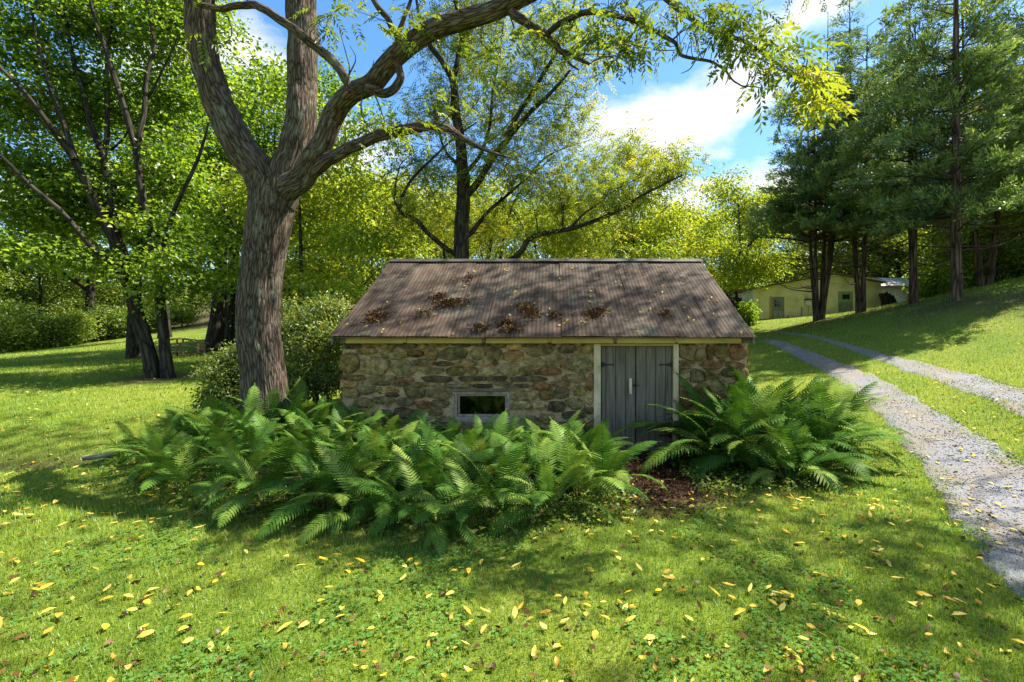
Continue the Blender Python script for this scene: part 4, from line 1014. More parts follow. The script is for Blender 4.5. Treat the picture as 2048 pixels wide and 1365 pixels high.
lob = []
for a in [(60, 60, 13, 130, 90, 60), (200, 40, 14, 120, 80, 60), (330, 60, 14, 90, 90, 60), (60, 210, 13, 120, 70, 50), (200, 200, 14.3, 100, 80, 50), (340, 200, 14.3, 70, 90, 46), (40, 330, 12.8, 120, 50, 44), (160, 400, 13.2, 110, 45, 48),
          (60, 440, 12.8, 110, 36, 34), (250, 380, 13.6, 90, 70, 40), (350, 330, 13.8, 60, 70, 34), (330, 450, 13.2, 60, 50, 26), (350, 560, 13.2, 50, 40, 18), (385, 520, 13.4, 36, 60, 14), (200, 520, 13.0, 80, 24, 16), (100, 500, 12.8, 80, 26, 16),
          (345, 600, 13.4, 30, 16, 4), (-80, 150, 12.5, 100, 120, 46), (-80, 380, 12.5, 80, 60, 26), (200, -90, 14, 220, 70, 60), (60, -160, 13, 180, 60, 40), (400, 20, 14.5, 50, 90, 30)]:
    LB(a[0], a[1], a[2] + (1.5 if a[1] < 480 else 0.8), a[3] * 1.02, a[4], a[5])
cc = sample_lobes(lob, m_.r, 0.6)
m_.branches(cc, thick=0.008)
m_.leaves(cc, 74, 0.38, 0.115, 0.10, flat=0.42, up=1.0, droop=0.25)
m_.build('maple_tree', 'leafy green maple with two joined trunks on the left lawn', BARK_D, LEAF_MAPLE, trunk_parts=2)

# ---- generic woodland trees
def generic(seed, h, cw, clear, leafm, bark, name, label, group, stems=1, L=0.17, W=0.10, ncl=150, per=60, tint=(0, 1), r0=0.2, spread=0.55, cat='tree', flat=0.55):
    r_ = np.random.default_rng(seed); t = Tree((0, 0, 0), seed)
    for k in range(stems):
        lean = r_.normal(size=2) * 0.05 * h + (r_.normal(size=2) * 0.06 * h if stems > 1 else 0)
        t.limb([(r_.normal() * 0.1 * (stems > 1), r_.normal() * 0.1 * (stems > 1), -0.4), (lean[0] * .25 + r_.normal() * .1, lean[1] * .25, h * 0.25), (lean[0] * .6 + r_.normal() * .2, lean[1] * .6, h * 0.55), (lean[0], lean[1], h * 0.92)], r0 / stems ** 0.5, r0 * 0.12, sides=9, flare=lambda s: 0.4 * math.exp(-s / 0.4))
    for k in range(6):
        a = r_.uniform(0, 6.28); z0 = h * r_.uniform(clear * 0.8, 0.6); l = cw * r_.uniform(0.45, 0.8)
        c0 = t.nodes[min(range(len(t.nodes)), key=lambda i: abs(t.nodes[i][2] - z0))]
        t.limb([c0, c0 + np.array([math.cos(a) * l * 0.45, math.sin(a) * l * 0.45, l * 0.4]), c0 + np.array([math.cos(a) * l, math.sin(a) * l, l * 1.0])], r0 * 0.4, 0.02, sides=6)
    lobes = []
    for k in range(12):
        a = k * 2.4 + r_.uniform(-0.4, 0.4); zz = h * r_.uniform(clear + 0.08, 0.95); q = (zz / h - clear) / (1 - clear)
        rad = cw * (0.35 + 0.65 * math.sin(math.pi * min(1, q * 0.85 + 0.15))) * r_.uniform(0.45, 0.75)
        s = cw * r_.uniform(0.30, 0.48)
        lobes.append(((math.cos(a) * rad, math.sin(a) * rad, zz), (s, s, s * 0.7), ncl // 12))
    cc = sample_lobes(lobes, r_, 0.5)
    t.branches(cc, thick=0.012)
    t.leaves(cc, per, spread, L, W, flat=flat, up=0.8, droop=0.3, tint0=tint[0], tint1=tint[1])
    return t.build(name, label, bark, leafm, group, cat)

def place(protos, spots, labels, group):
    used = set()
    for i, (px, d, sc) in enumerate(spots):
        x = (px - CX) / FPX * d; k = i % len(protos)
        loc = (x, d, g1(x, d) - 0.05)
        rz = random.uniform(0, 6.28)
        lb = labels[i] if isinstance(labels, list) else labels
        if k not in used:
            used.add(k); o = protos[k]; o.location = loc; o.rotation_euler = (0, 0, rz); o.scale = (sc, sc, sc); o["label"] = lb; o["group"] = group
        else:
            copy_tree(protos[k], loc, rz, sc, lb, group)

yel = [generic(400 + k, 10.5, 4.0, 0.18, LEAF_YEL, BARK_D, 'young_tree', 'x', 'x', stems=1 + k % 2, L=0.22, W=0.11, ncl=190, per=74, r0=0.16) for k in range(3)]
place(yel, [(618, 17.5, 0.80), (745, 22, 0.82), (700, 29, 0.9), (1290, 25, 0.80), (1345, 33, 0.95), (1480, 36, 1.02), (1085, 26, 0.85), (1190, 28, 0.85), (1420, 44, 0.9), (830, 27, 0.9), (570, 30, 0.95), (960, 30, 0.9), (1560, 46, 1.1), (1640, 50, 1.1)],
      ['slender young tree with yellow-green leaves just right of the big forked trunk', 'small yellow-green tree at the left end of the shed ridge', 'yellow-green tree in the gap between big trunk and shed roof', 'yellowing tree showing above the right half of the shed ridge',
       'distant yellow-green tree under the clouds, left of the dense yellow tree', 'dense bright yellow tree between the shed and the conifers', 'yellow-green tree behind the middle of the shed ridge', 'yellowing tree behind the shed ridge, right of the open tree', 'far yellow-green tree at the end of the drive',
       'pale yellow tree behind the curving limb left of the dark trunk', 'yellow-green tree seen through the fork of the big trunk', 'yellow tree behind the dark trunk at the shed ridge', 'yellow tree behind the cream building, left end', 'yellow tree rising behind the cream building roof'], 'yellowing trees behind the shed')
grn = [generic(500 + k, 15, 5.2, 0.30, LEAF_MAPLE, BARK_D, 'shade_tree', 'x', 'x', L=0.20, W=0.14, ncl=190, per=62, r0=0.40) for k in range(3)]
place(grn, [(425, 25, 1.05), (463, 27, 1.0), (268, 22, 0.80), (545, 23, 1.0), (330, 38, 1.1), (180, 44, 1.15)],
      ['tall green tree with stout brown trunk behind the rounded shrub', 'green tree whose leaning trunk shows just left of the big forked trunk', 'smaller green tree with short trunk behind the twin maple', 'tall green tree seen in the fork of the big trunk', 'green tree far behind the little footbridge', 'green tree at the far left wood edge'], 'green shade trees on the left lawn')
wd = [generic(600 + k, 13, 5.0, 0.06, LEAF_WOOD, BARK_D, 'woodland_tree', 'x', 'x', L=0.24, W=0.15, ncl=200, per=64, r0=0.22, spread=0.7) for k in range(3)]
spots = [(-120, 34, 0.85), (-20, 40, 0.8), (80, 42, 0.8), (40, 50, 1.2), (-160, 46, 1.2), (150, 54, 1.1), (260, 52, 1.0), (380, 58, 1.1), (500, 52, 1.0), (600, 56, 1.0), (700, 50, 1.0), (800, 56, 1.0), (900, 50, 0.9), (1000, 56, 1.0), (1110, 52, 0.9), (1210, 58, 0.9), (1300, 62, 0.85), (1390, 64, 0.8), (1490, 62, 0.9), (1590, 58, 1.1), (1700, 56, 1.2), (1800, 50, 1.1), (1975, 46, 1.1), (1995, 38, 1.0), (2080, 34, 1.1), (2180, 30, 1.1), (1940, 34, 0.7)]
place(wd, spots, ['green tree in the woods beyond the left lawn' if q[0] < 480 else ('green tree in the woods behind the stone shed' if q[0] < 1480 else 'green tree in the woods behind the conifers and outbuildings') for q in spots], 'woodland trees closing the view')
# bright leaves behind the conifers
place([generic(700, 12, 4.5, 0.1, LEAF_YEL, BARK_D, 'young_tree', 'x', 'x', L=0.22, W=0.12, ncl=180, per=60, tint=(0, 0.75), r0=0.18)], [(1866, 52, 1.2), (2030, 30, 1.25), (1760, 48, 1.1), (2120, 26, 1.3), (1935, 40, 1.0)],
      ['yellow-green tree glowing behind the conifer trunks', 'yellow-green tree at the right edge behind the conifers', 'yellow-green tree behind the metal shed', 'tall yellow-green tree beyond the right edge of the conifers', 'yellow-green tree on the rise behind the rightmost trunks'], 'bright trees behind the conifers')

# ---- shrubs
def shrub(name, label, lobes, leafm, L, W, per, spread, seed, group=None, tint=(0, 1), stems=14):
    c0 = np.mean([np.asarray(l[0]) for l in lobes], 0); base = np.array([c0[0], c0[1], g1(c0[0], c0[1])])
    t = Tree(base, seed); r_ = t.r
    for k in range(stems):
        l = lobes[k % len(lobes)]; e = np.asarray(l[0]) + r_.normal(size=3) * np.asarray(l[1]) * 0.35
        b = base + np.array([r_.normal() * 0.22, r_.normal() * 0.22, -0.05])
        t.limb([b, b * 0.5 + e * 0.5 + np.array([r_.normal() * 0.08, r_.normal() * 0.08, 0.1]), e], 0.018, 0.006, sides=5, n=8)
    cc = sample_lobes(lobes, r_, 0.4)
    g = np.array([g1(c[0], c[1]) for c in cc]); cc[:, 2] = np.maximum(cc[:, 2], g + 0.08)
    t.branches(cc, thick=0.006)
    t.leaves(cc, per, spread, L, W, flat=0.7, up=0.6, droop=0.1, tint0=tint[0], tint1=tint[1])
    return t.build(name, label, BARK_D, leafm, group, 'shrub', trunk_parts=1)
shrub('rounded_shrub', 'rounded glossy-leaved shrub just left of the big trunk', [(P(450, 760, 9.4), (0.42, 0.5, 0.45), 90), (P(435, 800, 9.4), (0.34, 0.4, 0.25), 50), (P(470, 720, 9.5), (0.35, 0.4, 0.28), 50)], LEAF_SHRUB, 0.075, 0.028, 36, 0.11, 31)
shrub('tall_shrub', 'tall bushy shrub between the big trunk and the shed corner', [(P(630, 680, 10), (0.6, 0.55, 0.45), 110), (P(590, 640, 10.2), (0.4, 0.5, 0.4), 50), (P(660, 750, 9.9), (0.42, 0.4, 0.5), 60), (P(600, 760, 9.8), (0.45, 0.4, 0.4), 50), (P(655, 620, 10.6), (0.5, 0.5, 0.35), 60)], LEAF_SHRUB, 0.08, 0.032, 34, 0.13, 32, stems=24)
shrub('leafy_bush', 'light green bush at the left corner of the cream building', [(P(1492, 628, 36), (0.7, 0.7, 0.9), 50), (P(1487, 645, 36), (0.7, 0.6, 0.5), 30)], LEAF_MAPLE, 0.2, 0.12, 30, 0.25, 33, tint=(0.5, 1))
shrub('woodland_bush', 'yellow-green bush between the two right conifer trunks', [(P(1878, 560, 27), (1.0, 0.8, 0.9), 60), (P(1860, 585, 27), (0.9, 0.8, 0.5), 30)], LEAF_MAPLE, 0.18, 0.12, 34, 0.3, 34, tint=(0.4, 1))
protos = [shrub('woodland_bush', 'x', [((0, 0, 1.1), (2.2, 1.6, 1.1), 90), ((1.5, 0.4, 1.6), (1.4, 1.2, 0.9), 50), ((-1.2, 0, 1.7), (1.3, 1.2, 1.0), 50)], LEAF_WOOD, 0.17, 0.10, 46, 0.32, 35 + k) for k in range(2)]
for q in protos: q.location = (0, 0, 0)
for q in protos:
    for ch in q.children: pass
bush_spots = [(10, 36, 1.0), (75, 38, 1.1), (140, 41, 1.15), (205, 44, 1.2), (-70, 33, 1.1), (265, 47, 1.1), (330, 50, 1.1), (580, 33, 1.3), (690, 24, 1.0), (760, 33, 1.3), (880, 34, 1.2), (1010, 36, 1.2), (1140, 38, 1.2), (1260, 40, 1.2), (1380, 44, 1.1), (1440, 48, 1.3), (1960, 29, 0.8), (2040, 28, 0.9), (1905, 33, 0.8), (640, 20, 0.75), (560, 24, 0.9)]
place(protos, bush_spots, ['dark green bush along the far edge of the left lawn' if q[0] < 400 else ('green bush in the undergrowth behind the stone shed' if q[0] < 1500 else 'green bush on the rise behind the conifer trunks') for q in bush_spots], 'bushes along the wood edge')

# ------------------------------------------------------------------ conifers on the right rise
def conifer(seed, h, cw, clear, stems, nb=120, low_dead=10, spire=True):
    r_ = np.random.default_rng(seed); t = Tree((0, 0, 0), seed); t.RS = 0.85; Vs = []; Fs = []; Ts = []; k = 0
    tops = []
    for s in range(stems):
        a = s * 6.28 / max(1, stems) + r_.uniform(0, 1); sp = 0.0 if stems == 1 else r_.uniform(0.5, 1.3)
        hh = h * (1 if s == 0 else r_.uniform(0.7, 0.95))
        b = np.array([math.cos(a) * 0.14 * (stems > 1), math.sin(a) * 0.14 * (stems > 1), -0.4])
        path = t.limb([b, b + np.array([math.cos(a) * sp * 0.2, math.sin(a) * sp * 0.2, 1.6]), b + np.array([math.cos(a) * sp * 0.7, math.sin(a) * sp * 0.7, hh * 0.4]), b + np.array([math.cos(a) * sp, math.sin(a) * sp, hh])],
                      [0.29, 0.23, 0.17, 0.03] if stems == 1 else ([0.22, 0.17, 0.12, 0.02] if stems == 2 else [0.19, 0.145, 0.10, 0.02]), None, sides=12, rough=0.12, flare=lambda s_: 0.35 * math.exp(-s_ / 0.4))
        tops.append(path)
    pts = []; drs = []; szs = []; tin = []
    for i in range(nb + low_dead):
        path = tops[i % stems]; hh = path[-1][2]
        dead = i >= nb
        z = r_.uniform(clear * 0.35, clear * 1.3) if dead else clear + (hh - clear) * (r_.uniform(0, 1) ** 1.05)
        c0 = path[int(np.argmin(abs(path[:, 2] - z)))]
        q = (z - clear) / (h - clear)
        a = r_.uniform(0, 6.28)
        l = cw * (1.12 * (1 - min(1, max(0, q))) ** 0.85 + 0.05) * r_.uniform(0.55, 1.05) if not dead else cw * r_.uniform(0.5, 0.85)
        if q > 0.96: l = cw * 0.08
        rise = r_.uniform(-0.12, 0.22) + 0.3 * max(0, q)
        if dead: rise = r_.uniform(-0.1, 0.5)
        od = np.array([math.cos(a), math.sin(a), 0.0])
        e = c0 + od * l + np.array([0, 0, l * rise]); mid = c0 + od * l * 0.5 + np.array([0, 0, l * rise * 0.5 + (0.05 if not dead else -0.12) * l])
        path2, rr = catmull([c0, mid, e], [0.012 + 0.011 * l, 0.008 + 0.006 * l, 0.005], 7)
        t.tw.add(path2, rr, 4)
        nside = int(3 + l * 2.2)
        for j in range(nside):
            u = r_.uniform(0.22, 1.0); b = path2[int(u * 6)] + (path2[min(6, int(u * 6) + 1)] - path2[int(u * 6)]) * (u * 6 % 1)
            sd_ = 1 if j % 2 else -1; side = np.cross(od, [0, 0, 1]) * sd_
            sl_ = l * (0.42 - 0.22 * u) * r_.uniform(0.6, 1.2) + 0.15
            d = unit(od * 0.75 + side * r_.uniform(0.3, 0.9) + np.array([0, 0, r_.uniform(-0.05, 0.45)]))
            e2 = b + d * sl_
            if j % 2 == 0 or dead: t.tw.add(np.array([b, (b + e2) / 2 + np.array([0, 0, 0.03]), e2]), [0.007, 0.005, 0.003], 3)
            if dead: continue
            ns = max(2, int(sl_ / 0.15))
            for m in range(ns):
                f = (m + r_.uniform(0.2, 1)) / ns
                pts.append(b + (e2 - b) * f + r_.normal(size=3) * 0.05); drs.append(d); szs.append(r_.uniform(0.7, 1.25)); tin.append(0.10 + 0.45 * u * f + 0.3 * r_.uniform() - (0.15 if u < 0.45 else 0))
    pts = np.array(pts); drs = np.array(drs); szs = np.array(szs); tin = np.array(tin)
    n = len(pts)
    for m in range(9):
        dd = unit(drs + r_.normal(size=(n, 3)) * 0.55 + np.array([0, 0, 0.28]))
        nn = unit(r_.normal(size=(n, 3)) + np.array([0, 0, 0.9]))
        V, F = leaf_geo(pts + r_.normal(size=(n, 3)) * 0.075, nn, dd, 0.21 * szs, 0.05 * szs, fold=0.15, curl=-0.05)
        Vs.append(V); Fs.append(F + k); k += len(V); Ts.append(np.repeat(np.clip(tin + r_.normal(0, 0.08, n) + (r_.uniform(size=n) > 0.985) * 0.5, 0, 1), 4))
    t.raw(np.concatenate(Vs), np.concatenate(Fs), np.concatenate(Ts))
    return t
def put_conifer(t, px, py, d, label, rz=0.0, sc=1.0):
    o = t.build('conifer_tree', label, BARK_C, LEAF_CON, 'conifers on the rise', 'tree')
    x = (px - CX) / FPX * d
    o.location = (x, d, g1(x, d)); o.rotation_euler = (0, 0, rz); o.scale = (sc, sc, sc)
    return o
CA = conifer(11, 20, 3.7, 4.8, 5, nb=230, low_dead=40)
put_conifer(CA, 1637, 640, 30, 'leftmost conifer, many stems fanning from one base by the drive', 0.4)
CB = conifer(12, 21, 3.2, 4.6, 2, nb=155, low_dead=26)
b_ = put_conifer(CB, 1722, 625, 28, 'dark conifer with twin trunks in front of the cream building door', 1.2)
CC = conifer(13, 20, 3.1, 3.8, 2, nb=145, low_dead=24)
c0 = put_conifer(CC, 1827, 607, 24, 'double-trunked conifer beside the metal shed', 0.2)
CD = conifer(14, 19, 3.4, 2.9, 1, nb=150, low_dead=14)
d0 = put_conifer(CD, 1912, 598, 20, 'single straight conifer with bare lower trunk right of the metal shed', 0.0)
x = (1972 - CX) / FPX * 24.5; copy_tree(c0, (x, 24.5, g1(x, 24.5)), 2.2, 0.95, 'conifer further up the rise, behind the single straight one')
x = (2085 - CX) / FPX * 21.5; copy_tree(d0, (x, 21.5, g1(x, 21.5)), 2.6, 1.0, 'conifer at the right edge with boughs reaching into the picture')
x = (1772 - CX) / FPX * 50; copy_tree(d0, (x, 50, g1(x, 50)), 4.1, 1.5, 'tall conifer behind the twin-trunked ones')

# ------------------------------------------------------------------ cream block building, metal shed, truck, boards
CREAM, nt, out, N, Lk = mat('cream_painted_block')
bs = N('ShaderNodeBsdfPrincipled'); bs.inputs['Roughness'].default_value = 0.85
co = N('ShaderNodeTexCoord').outputs['Object']
rot = N('ShaderNodeMapping'); rot.inputs['Rotation'].default_value = (math.radians(90), 0, 0); Lk(co, rot.inputs[0])
bk = N('ShaderNodeTexBrick'); bk.inputs['Scale'].default_value = 1.0; bk.inputs['Brick Width'].default_value = 0.4; bk.inputs['Row Height'].default_value = 0.2; bk.inputs['Mortar Size'].default_value = 0.006; bk.inputs['Color1'].default_value = (1, 1, 1, 1); bk.inputs['Color2'].default_value = (0.93, 0.93, 0.93, 1); bk.inputs['Mortar'].default_value = (0.8, 0.8, 0.8, 1)
Lk(rot.outputs[0], bk.inputs['Vector'])
n1 = N('ShaderNodeTexNoise'); n1.inputs['Scale'].default_value = 1.2; n1.inputs['Detail'].default_value = 7; Lk(co, n1.inputs['Vector'])
r1 = ramp(N, [(0.3, (0.54, 0.45, 0.25)), (0.5, (0.70, 0.61, 0.38)), (0.75, (0.76, 0.69, 0.47))]); Lk(n1.outputs['Fac'], r1.inputs[0])
mg = N('ShaderNodeMix', data_type='RGBA', blend_type='MULTIPLY'); mg.inputs[0].default_value = 1; Lk(r1.outputs[0], mg.inputs[6]); Lk(bk.outputs['Color'], mg.inputs[7]); Lk(mg.outputs[2], bs.inputs['Base Color'])
bp = N('ShaderNodeBump'); bp.inputs['Strength'].default_value = 0.5; bp.inputs['Distance'].default_value = 0.01; bp.invert = True; Lk(bk.outputs['Fac'], bp.inputs['Height']); Lk(bp.outputs[0], bs.inputs['Normal'])
Lk(bs.outputs[0], out.inputs[0])
SAGE = pmat('sage_door_paint', [(0.3, (0.13, 0.155, 0.115)), (0.7, (0.20, 0.23, 0.175))], rough=0.6)
SAGE2 = pmat('sage_panel_paint', [(0.3, (0.22, 0.25, 0.20)), (0.7, (0.30, 0.33, 0.27))], rough=0.6)
WMETAL = pmat('white_ribbed_metal', [(0.3, (0.50, 0.53, 0.55)), (0.7, (0.66, 0.69, 0.70))], scale=2, rough=0.45, metallic=0.2)
SILVER = pmat('silver_roof_metal', [(0.3, (0.55, 0.57, 0.60)), (0.7, (0.72, 0.74, 0.77))], scale=2, rough=0.5, metallic=0.3)
RUSTP = pmat('rust_red_roof_panel', [(0.35, (0.30, 0.20, 0.16)), (0.6, (0.45, 0.38, 0.34))], scale=5, rough=0.8)
DGLASS = pmat('dark_window_glass', [(0.3, (0.012, 0.014, 0.014)), (0.7, (0.03, 0.034, 0.032))], rough=0.08, spec=0.6)
D = 38.0
def bx(px): return (px - CX) / FPX * D
def bz(py): return CH - (py - CY) / FPX * D
cream = empty('cream_building', (20.8, 40, 3.0), 'cream painted block building with two sage green doors behind the conifers', 'building')
CO = np.array([20.8, 40, 3.0])
X0, X1 = bx(1506), bx(1762); XP = bx(1668)
bm = bmesh.new()
prof = [(X0, 2.0), (X1, 2.0), (X1, bz(566)), (XP, bz(549)), (X0, bz(578))]
a = [bm.verts.new((x - CO[0], D - CO[1], z - CO[2])) for x, z in prof]; b = [bm.verts.new((x - CO[0], D + 7 - CO[1], z - CO[2])) for x, z in prof]
bm.faces.new(a); bm.faces.new(b[::-1])
for i in range(5): bm.faces.new((a[i], b[i], b[(i + 1) % 5], a[(i + 1) % 5]))
obj('wall', bm_mesh('cream_wall', bm), CREAM, cream)
for (xa, za, xb, zb) in ((X0 - 0.25, bz(578) - 0.02, XP, bz(549) + 0.03), (XP, bz(549) + 0.03, X1 + 0.25, bz(566) - 0.02)):
    bm = bmesh.new()
    q = [(xa, D - 0.25, za), (xb, D - 0.25, zb), (xb, D + 7.2, zb), (xa, D + 7.2, za)]
    tp = [bm.verts.new((x - CO[0], y - CO[1], z + 0.10 - CO[2])) for x, y, z in q]; bt = [bm.verts.new((x - CO[0], y - CO[1], z + 0.01 - CO[2])) for x, y, z in q]
    bm.faces.new(tp); bm.faces.new(bt[::-1])
    for i in range(4): bm.faces.new((tp[i], bt[i], bt[(i + 1) % 4], tp[(i + 1) % 4]))
    obj('roof', bm_mesh('low_roof', bm), OLDWOOD, cream)
def boxw(name, x0, x1, y0, y1, z0, z1, m, parent, O, bev=0.0):
    me = box_me(name, x0 - O[0], x1 - O[0], y0 - O[1], y1 - O[1], z0 - O[2], z1 - O[2], bev)
    return obj(name, me, m, parent)
boxw('corner_trim', X0 - 0.06, X0 + 0.10, D - 0.07, D - 0.003, 2.6, bz(579), WMETAL, cream, CO)
d1 = boxw('door', bx(1543), bx(1568), D - 0.05, D - 0.003, bz(641), bz(594), SAGE, cream, CO); d1["label"] = "sage green door with six small panes at the left"
for i in range(3):
    for j in range(2):
        xa = bx(1548.2 + i * 5.1); za = bz(610 - j * 7.4)
        boxw('pane', xa, xa + 0.155, D - 0.062, D - 0.051, za - 0.13, za + 0.12, DGLASS, d1, CO)
for i in range(2): boxw('panel', bx(1546 + i * 11.2), bx(1554.6 + i * 11.2), D - 0.06, D - 0.051, bz(637), bz(622), SAGE2, d1, CO)
boxw('door_frame', bx(1539.5), bx(1542.6), D - 0.08, D - 0.003, bz(642), bz(592), YPAINT, cream, CO)
d2 = boxw('door', bx(1676), bx(1705), D - 0.05, D - 0.003, bz(634), bz(583), SAGE2, cream, CO); d2["label"] = "sage green plank door with one small window at the right"
boxw('frame', bx(1682), bx(1700), D - 0.075, D - 0.051, bz(600), bz(586.5), WFRAME, d2, CO)
boxw('pane', bx(1683.6), bx(1698), D - 0.082, D - 0.076, bz(598.2), bz(589), DGLASS, d2, CO)
for i in range(7): boxw('batten', bx(1677.5 + i * 4), bx(1680.6 + i * 4), D - 0.065, D - 0.051, bz(633), bz(604), SAGE, d2, CO)
boxw('hinge', bx(1676), bx(1682), D - 0.09, D - 0.066, bz(612.5), bz(611.2), IRON, d2, CO)
mb_ = boxw('meter_box', bx(1609.5), bx(1619.5), D - 0.26, D - 0.003, bz(611), bz(601), WMETAL, cream, CO, 0.02)
boxw('meter_hood', bx(1608.5), bx(1620.5), D - 0.34, D - 0.003, bz(600.8), bz(598.5), IRON, cream, CO)
boxw('conduit', bx(1616.8), bx(1618.6), D - 0.12, D - 0.05, bz(640), bz(611.2), WMETAL, cream, CO)
boxw('pipe', bx(1602), bx(1602.9), D - 0.1, D - 0.06, bz(640), bz(614), OLDWOOD, cream, CO)
boxw('post', bx(1571), bx(1572), D - 0.4, D - 0.36, bz(643), bz(631), IRON, cream, CO)

MD = 42.5
mx0, mx1 = (1744 - CX) / FPX * MD, (1880 - CX) / FPX * MD
mzt = CH - (574 - CY) / FPX * MD; mzb = 3.0
metal = empty('metal_shed', (29.5, 45, 4.0), 'white ribbed metal shed with silver roof seen between conifer trunks', 'shed'); MO = np.array([29.5, 45, 4.0])
boxw('wall', mx0, mx1, MD, MD + 5.5, mzb, mzt, WMETAL, metal, MO)
k = mx0 + 0.15
while k < mx1 - 0.1:
    boxw('rib', k, k + 0.07, MD - 0.035, MD - 0.002, mzb, mzt - 0.2, WMETAL, metal, MO); k += 0.48
boxw('eave_trim', mx0 - 0.2, mx1 + 0.2, MD - 0.30, MD - 0.04, mzt - 0.12, mzt + 0.02, WFRAME, metal, MO)
sx = mx0 - 0.2; i = 0
while sx < mx1:
    x1_ = min(sx + 0.62, mx1 + 0.2)
    bm = bmesh.new()
    q = [(sx + 0.01, MD - 0.32, mzt + 0.05), (x1_ - 0.01, MD - 0.32, mzt + 0.05), (x1_ - 0.01, MD + 2.75, mzt + 1.15), (sx + 0.01, MD + 2.75, mzt + 1.15)]
    tp = [bm.verts.new((x - MO[0], y - MO[1], z + 0.04 - MO[2])) for x, y, z in q]; bt = [bm.verts.new((x - MO[0], y - MO[1], z - MO[2])) for x, y, z in q]
    bm.faces.new(tp); bm.faces.new(bt[::-1])
    for j in range(4): bm.faces.new((tp[j], bt[j], bt[(j + 1) % 4], tp[(j + 1) % 4]))
    px_ = CX + FPX * (sx + 0.3) / MD
    obj('roof_panel', bm_mesh('roof_panel', bm), RUSTP if 1764 < px_ < 1794 else SILVER, metal); sx += 0.62; i += 1
# dark boards leaning at the right corner of the cream building
lx = bx(1757); lgz = bz(619)
lean = empty('leaning_boards', (lx + 0.6, 37.6, lgz), 'stack of dark weathered boards leaning at the cream building corner', 'boards')
DARKW = pmat('dark_rotten_wood', [(0.3, (0.012, 0.01, 0.008)), (0.7, (0.06, 0.05, 0.04))], rough=0.9)
for i in range(9):
    bm = bmesh.new(); Lb = 1.55 - 0.06 * abs(i - 3)
    M = Matrix.Translation((-0.35 + i * 0.115, -0.1 - 0.02 * i, -0.15)) @ Matrix.Rotation(math.radians(-14 - i * 1.6), 4, 'Y')
    add_box(bm, -0.045, 0.045, -0.05 - 0.25 * (i % 2), 0.05 + 0.3 * (i % 3), 0, Lb, M)
    obj('board', bm_mesh('board', bm), DARKW, lean)

# dark old pickup mostly hidden behind the shed roof and bush
tk = empty('parked_truck', ((1462 - CX) / FPX * 41, 41, 0), 'dark truck half hidden between shed roof and cream building', 'truck')
tk.location.z = g1(tk.location.x, 41)
TB = pmat('dark_truck_paint', [(0.3, (0.012, 0.013, 0.016)), (0.7, (0.03, 0.032, 0.036))], rough=0.3, spec=0.5)
bm = bmesh.new()
pr = [(-2.6, 0.45), (2.4, 0.45), (2.45, 0.95), (1.3, 1.08), (0.85, 1.72), (-0.35, 1.78), (-0.55, 1.12), (-2.6, 1.12)]
a = [bm.verts.new((u, -0.85, v)) for u, v in pr]; b = [bm.verts.new((u, 0.85, v)) for u, v in pr]
bm.faces.new(a); bm.faces.new(b[::-1])
for i in range(len(pr)): bm.faces.new((a[i], b[i], b[(i + 1) % len(pr)], a[(i + 1) % len(pr)]))
bmesh.ops.bevel(bm, geom=list(bm.edges), offset=0.07, segments=2, affect='EDGES')
obj('body', bm_mesh('truck_body', bm), TB, tk)
obj('side_window', box_me('side_window', -0.25, 0.72, -0.865, -0.852, 1.18, 1.62, 0.004), DGLASS, tk)
for u in (-1.7, 1.6):
    for v in (-0.8, 0.8):
        bm = bmesh.new(); bmesh.ops.create_cone(bm, cap_ends=True, segments=20, radius1=0.38, radius2=0.38, depth=0.22, matrix=Matrix.Translation((u, v, 0.38)) @ Matrix.Rotation(math.pi / 2, 4, 'X'))
        obj('wheel', bm_mesh('wheel', bm), IRON, tk)
tk.rotation_euler.z = 0.15

# ------------------------------------------------------------------ arched footbridge on the left lawn
fb = P(360, 712, 23); fb[2] = g1(fb[0], 23)
bridge = empty('footbridge', tuple(fb), 'small arched wooden footbridge with curved handrails on the left lawn', 'bridge')
bridge.rotation_euler.z = math.radians(-38)
BW = pmat('bridge_wood', [(0.3, (0.16, 0.10, 0.06)), (0.7, (0.32, 0.23, 0.15))], rough=0.8, bump=0.2)
Lh = 1.05
def arc(u): return 0.16 * (1 - (u / Lh) ** 2)
for i in range(15):
    u = -Lh + 0.07 + i * 0.14
    obj('plank', box_me('plank', -0.48, 0.48, u - 0.062, u + 0.062, arc(u) + 0.02, arc(u) + 0.05), BW, bridge)
for sx_ in (-0.46, 0.46):
    for hz, th in ((0.56, 0.05), (0.28, 0.04)):
        us = np.linspace(-Lh, Lh, 11); bm = bmesh.new(); prev = None
        for u in us:
            z = arc(u) * 1.6 + hz
            ring_ = [bm.verts.new((sx_ + a_, u, z + b_)) for a_, b_ in ((-0.035, -th / 2), (0.035, -th / 2), (0.035, th / 2), (-0.035, th / 2))]
            if prev:
                for j in range(4): bm.faces.new((prev[j], prev[(j + 1) % 4], ring_[(j + 1) % 4], ring_[j]))
            else: bm.faces.new(ring_[::-1])
            prev = ring_
        bm.faces.new(prev)
        obj('handrail', bm_mesh('handrail', bm), BW, bridge)
    for u in (-0.85, 0.0, 0.85):
        obj('post', box_me('post', sx_ - 0.034, sx_ + 0.034, u - 0.034, u + 0.034, -0.1, arc(u) * 1.6 + 0.534), BW, bridge)

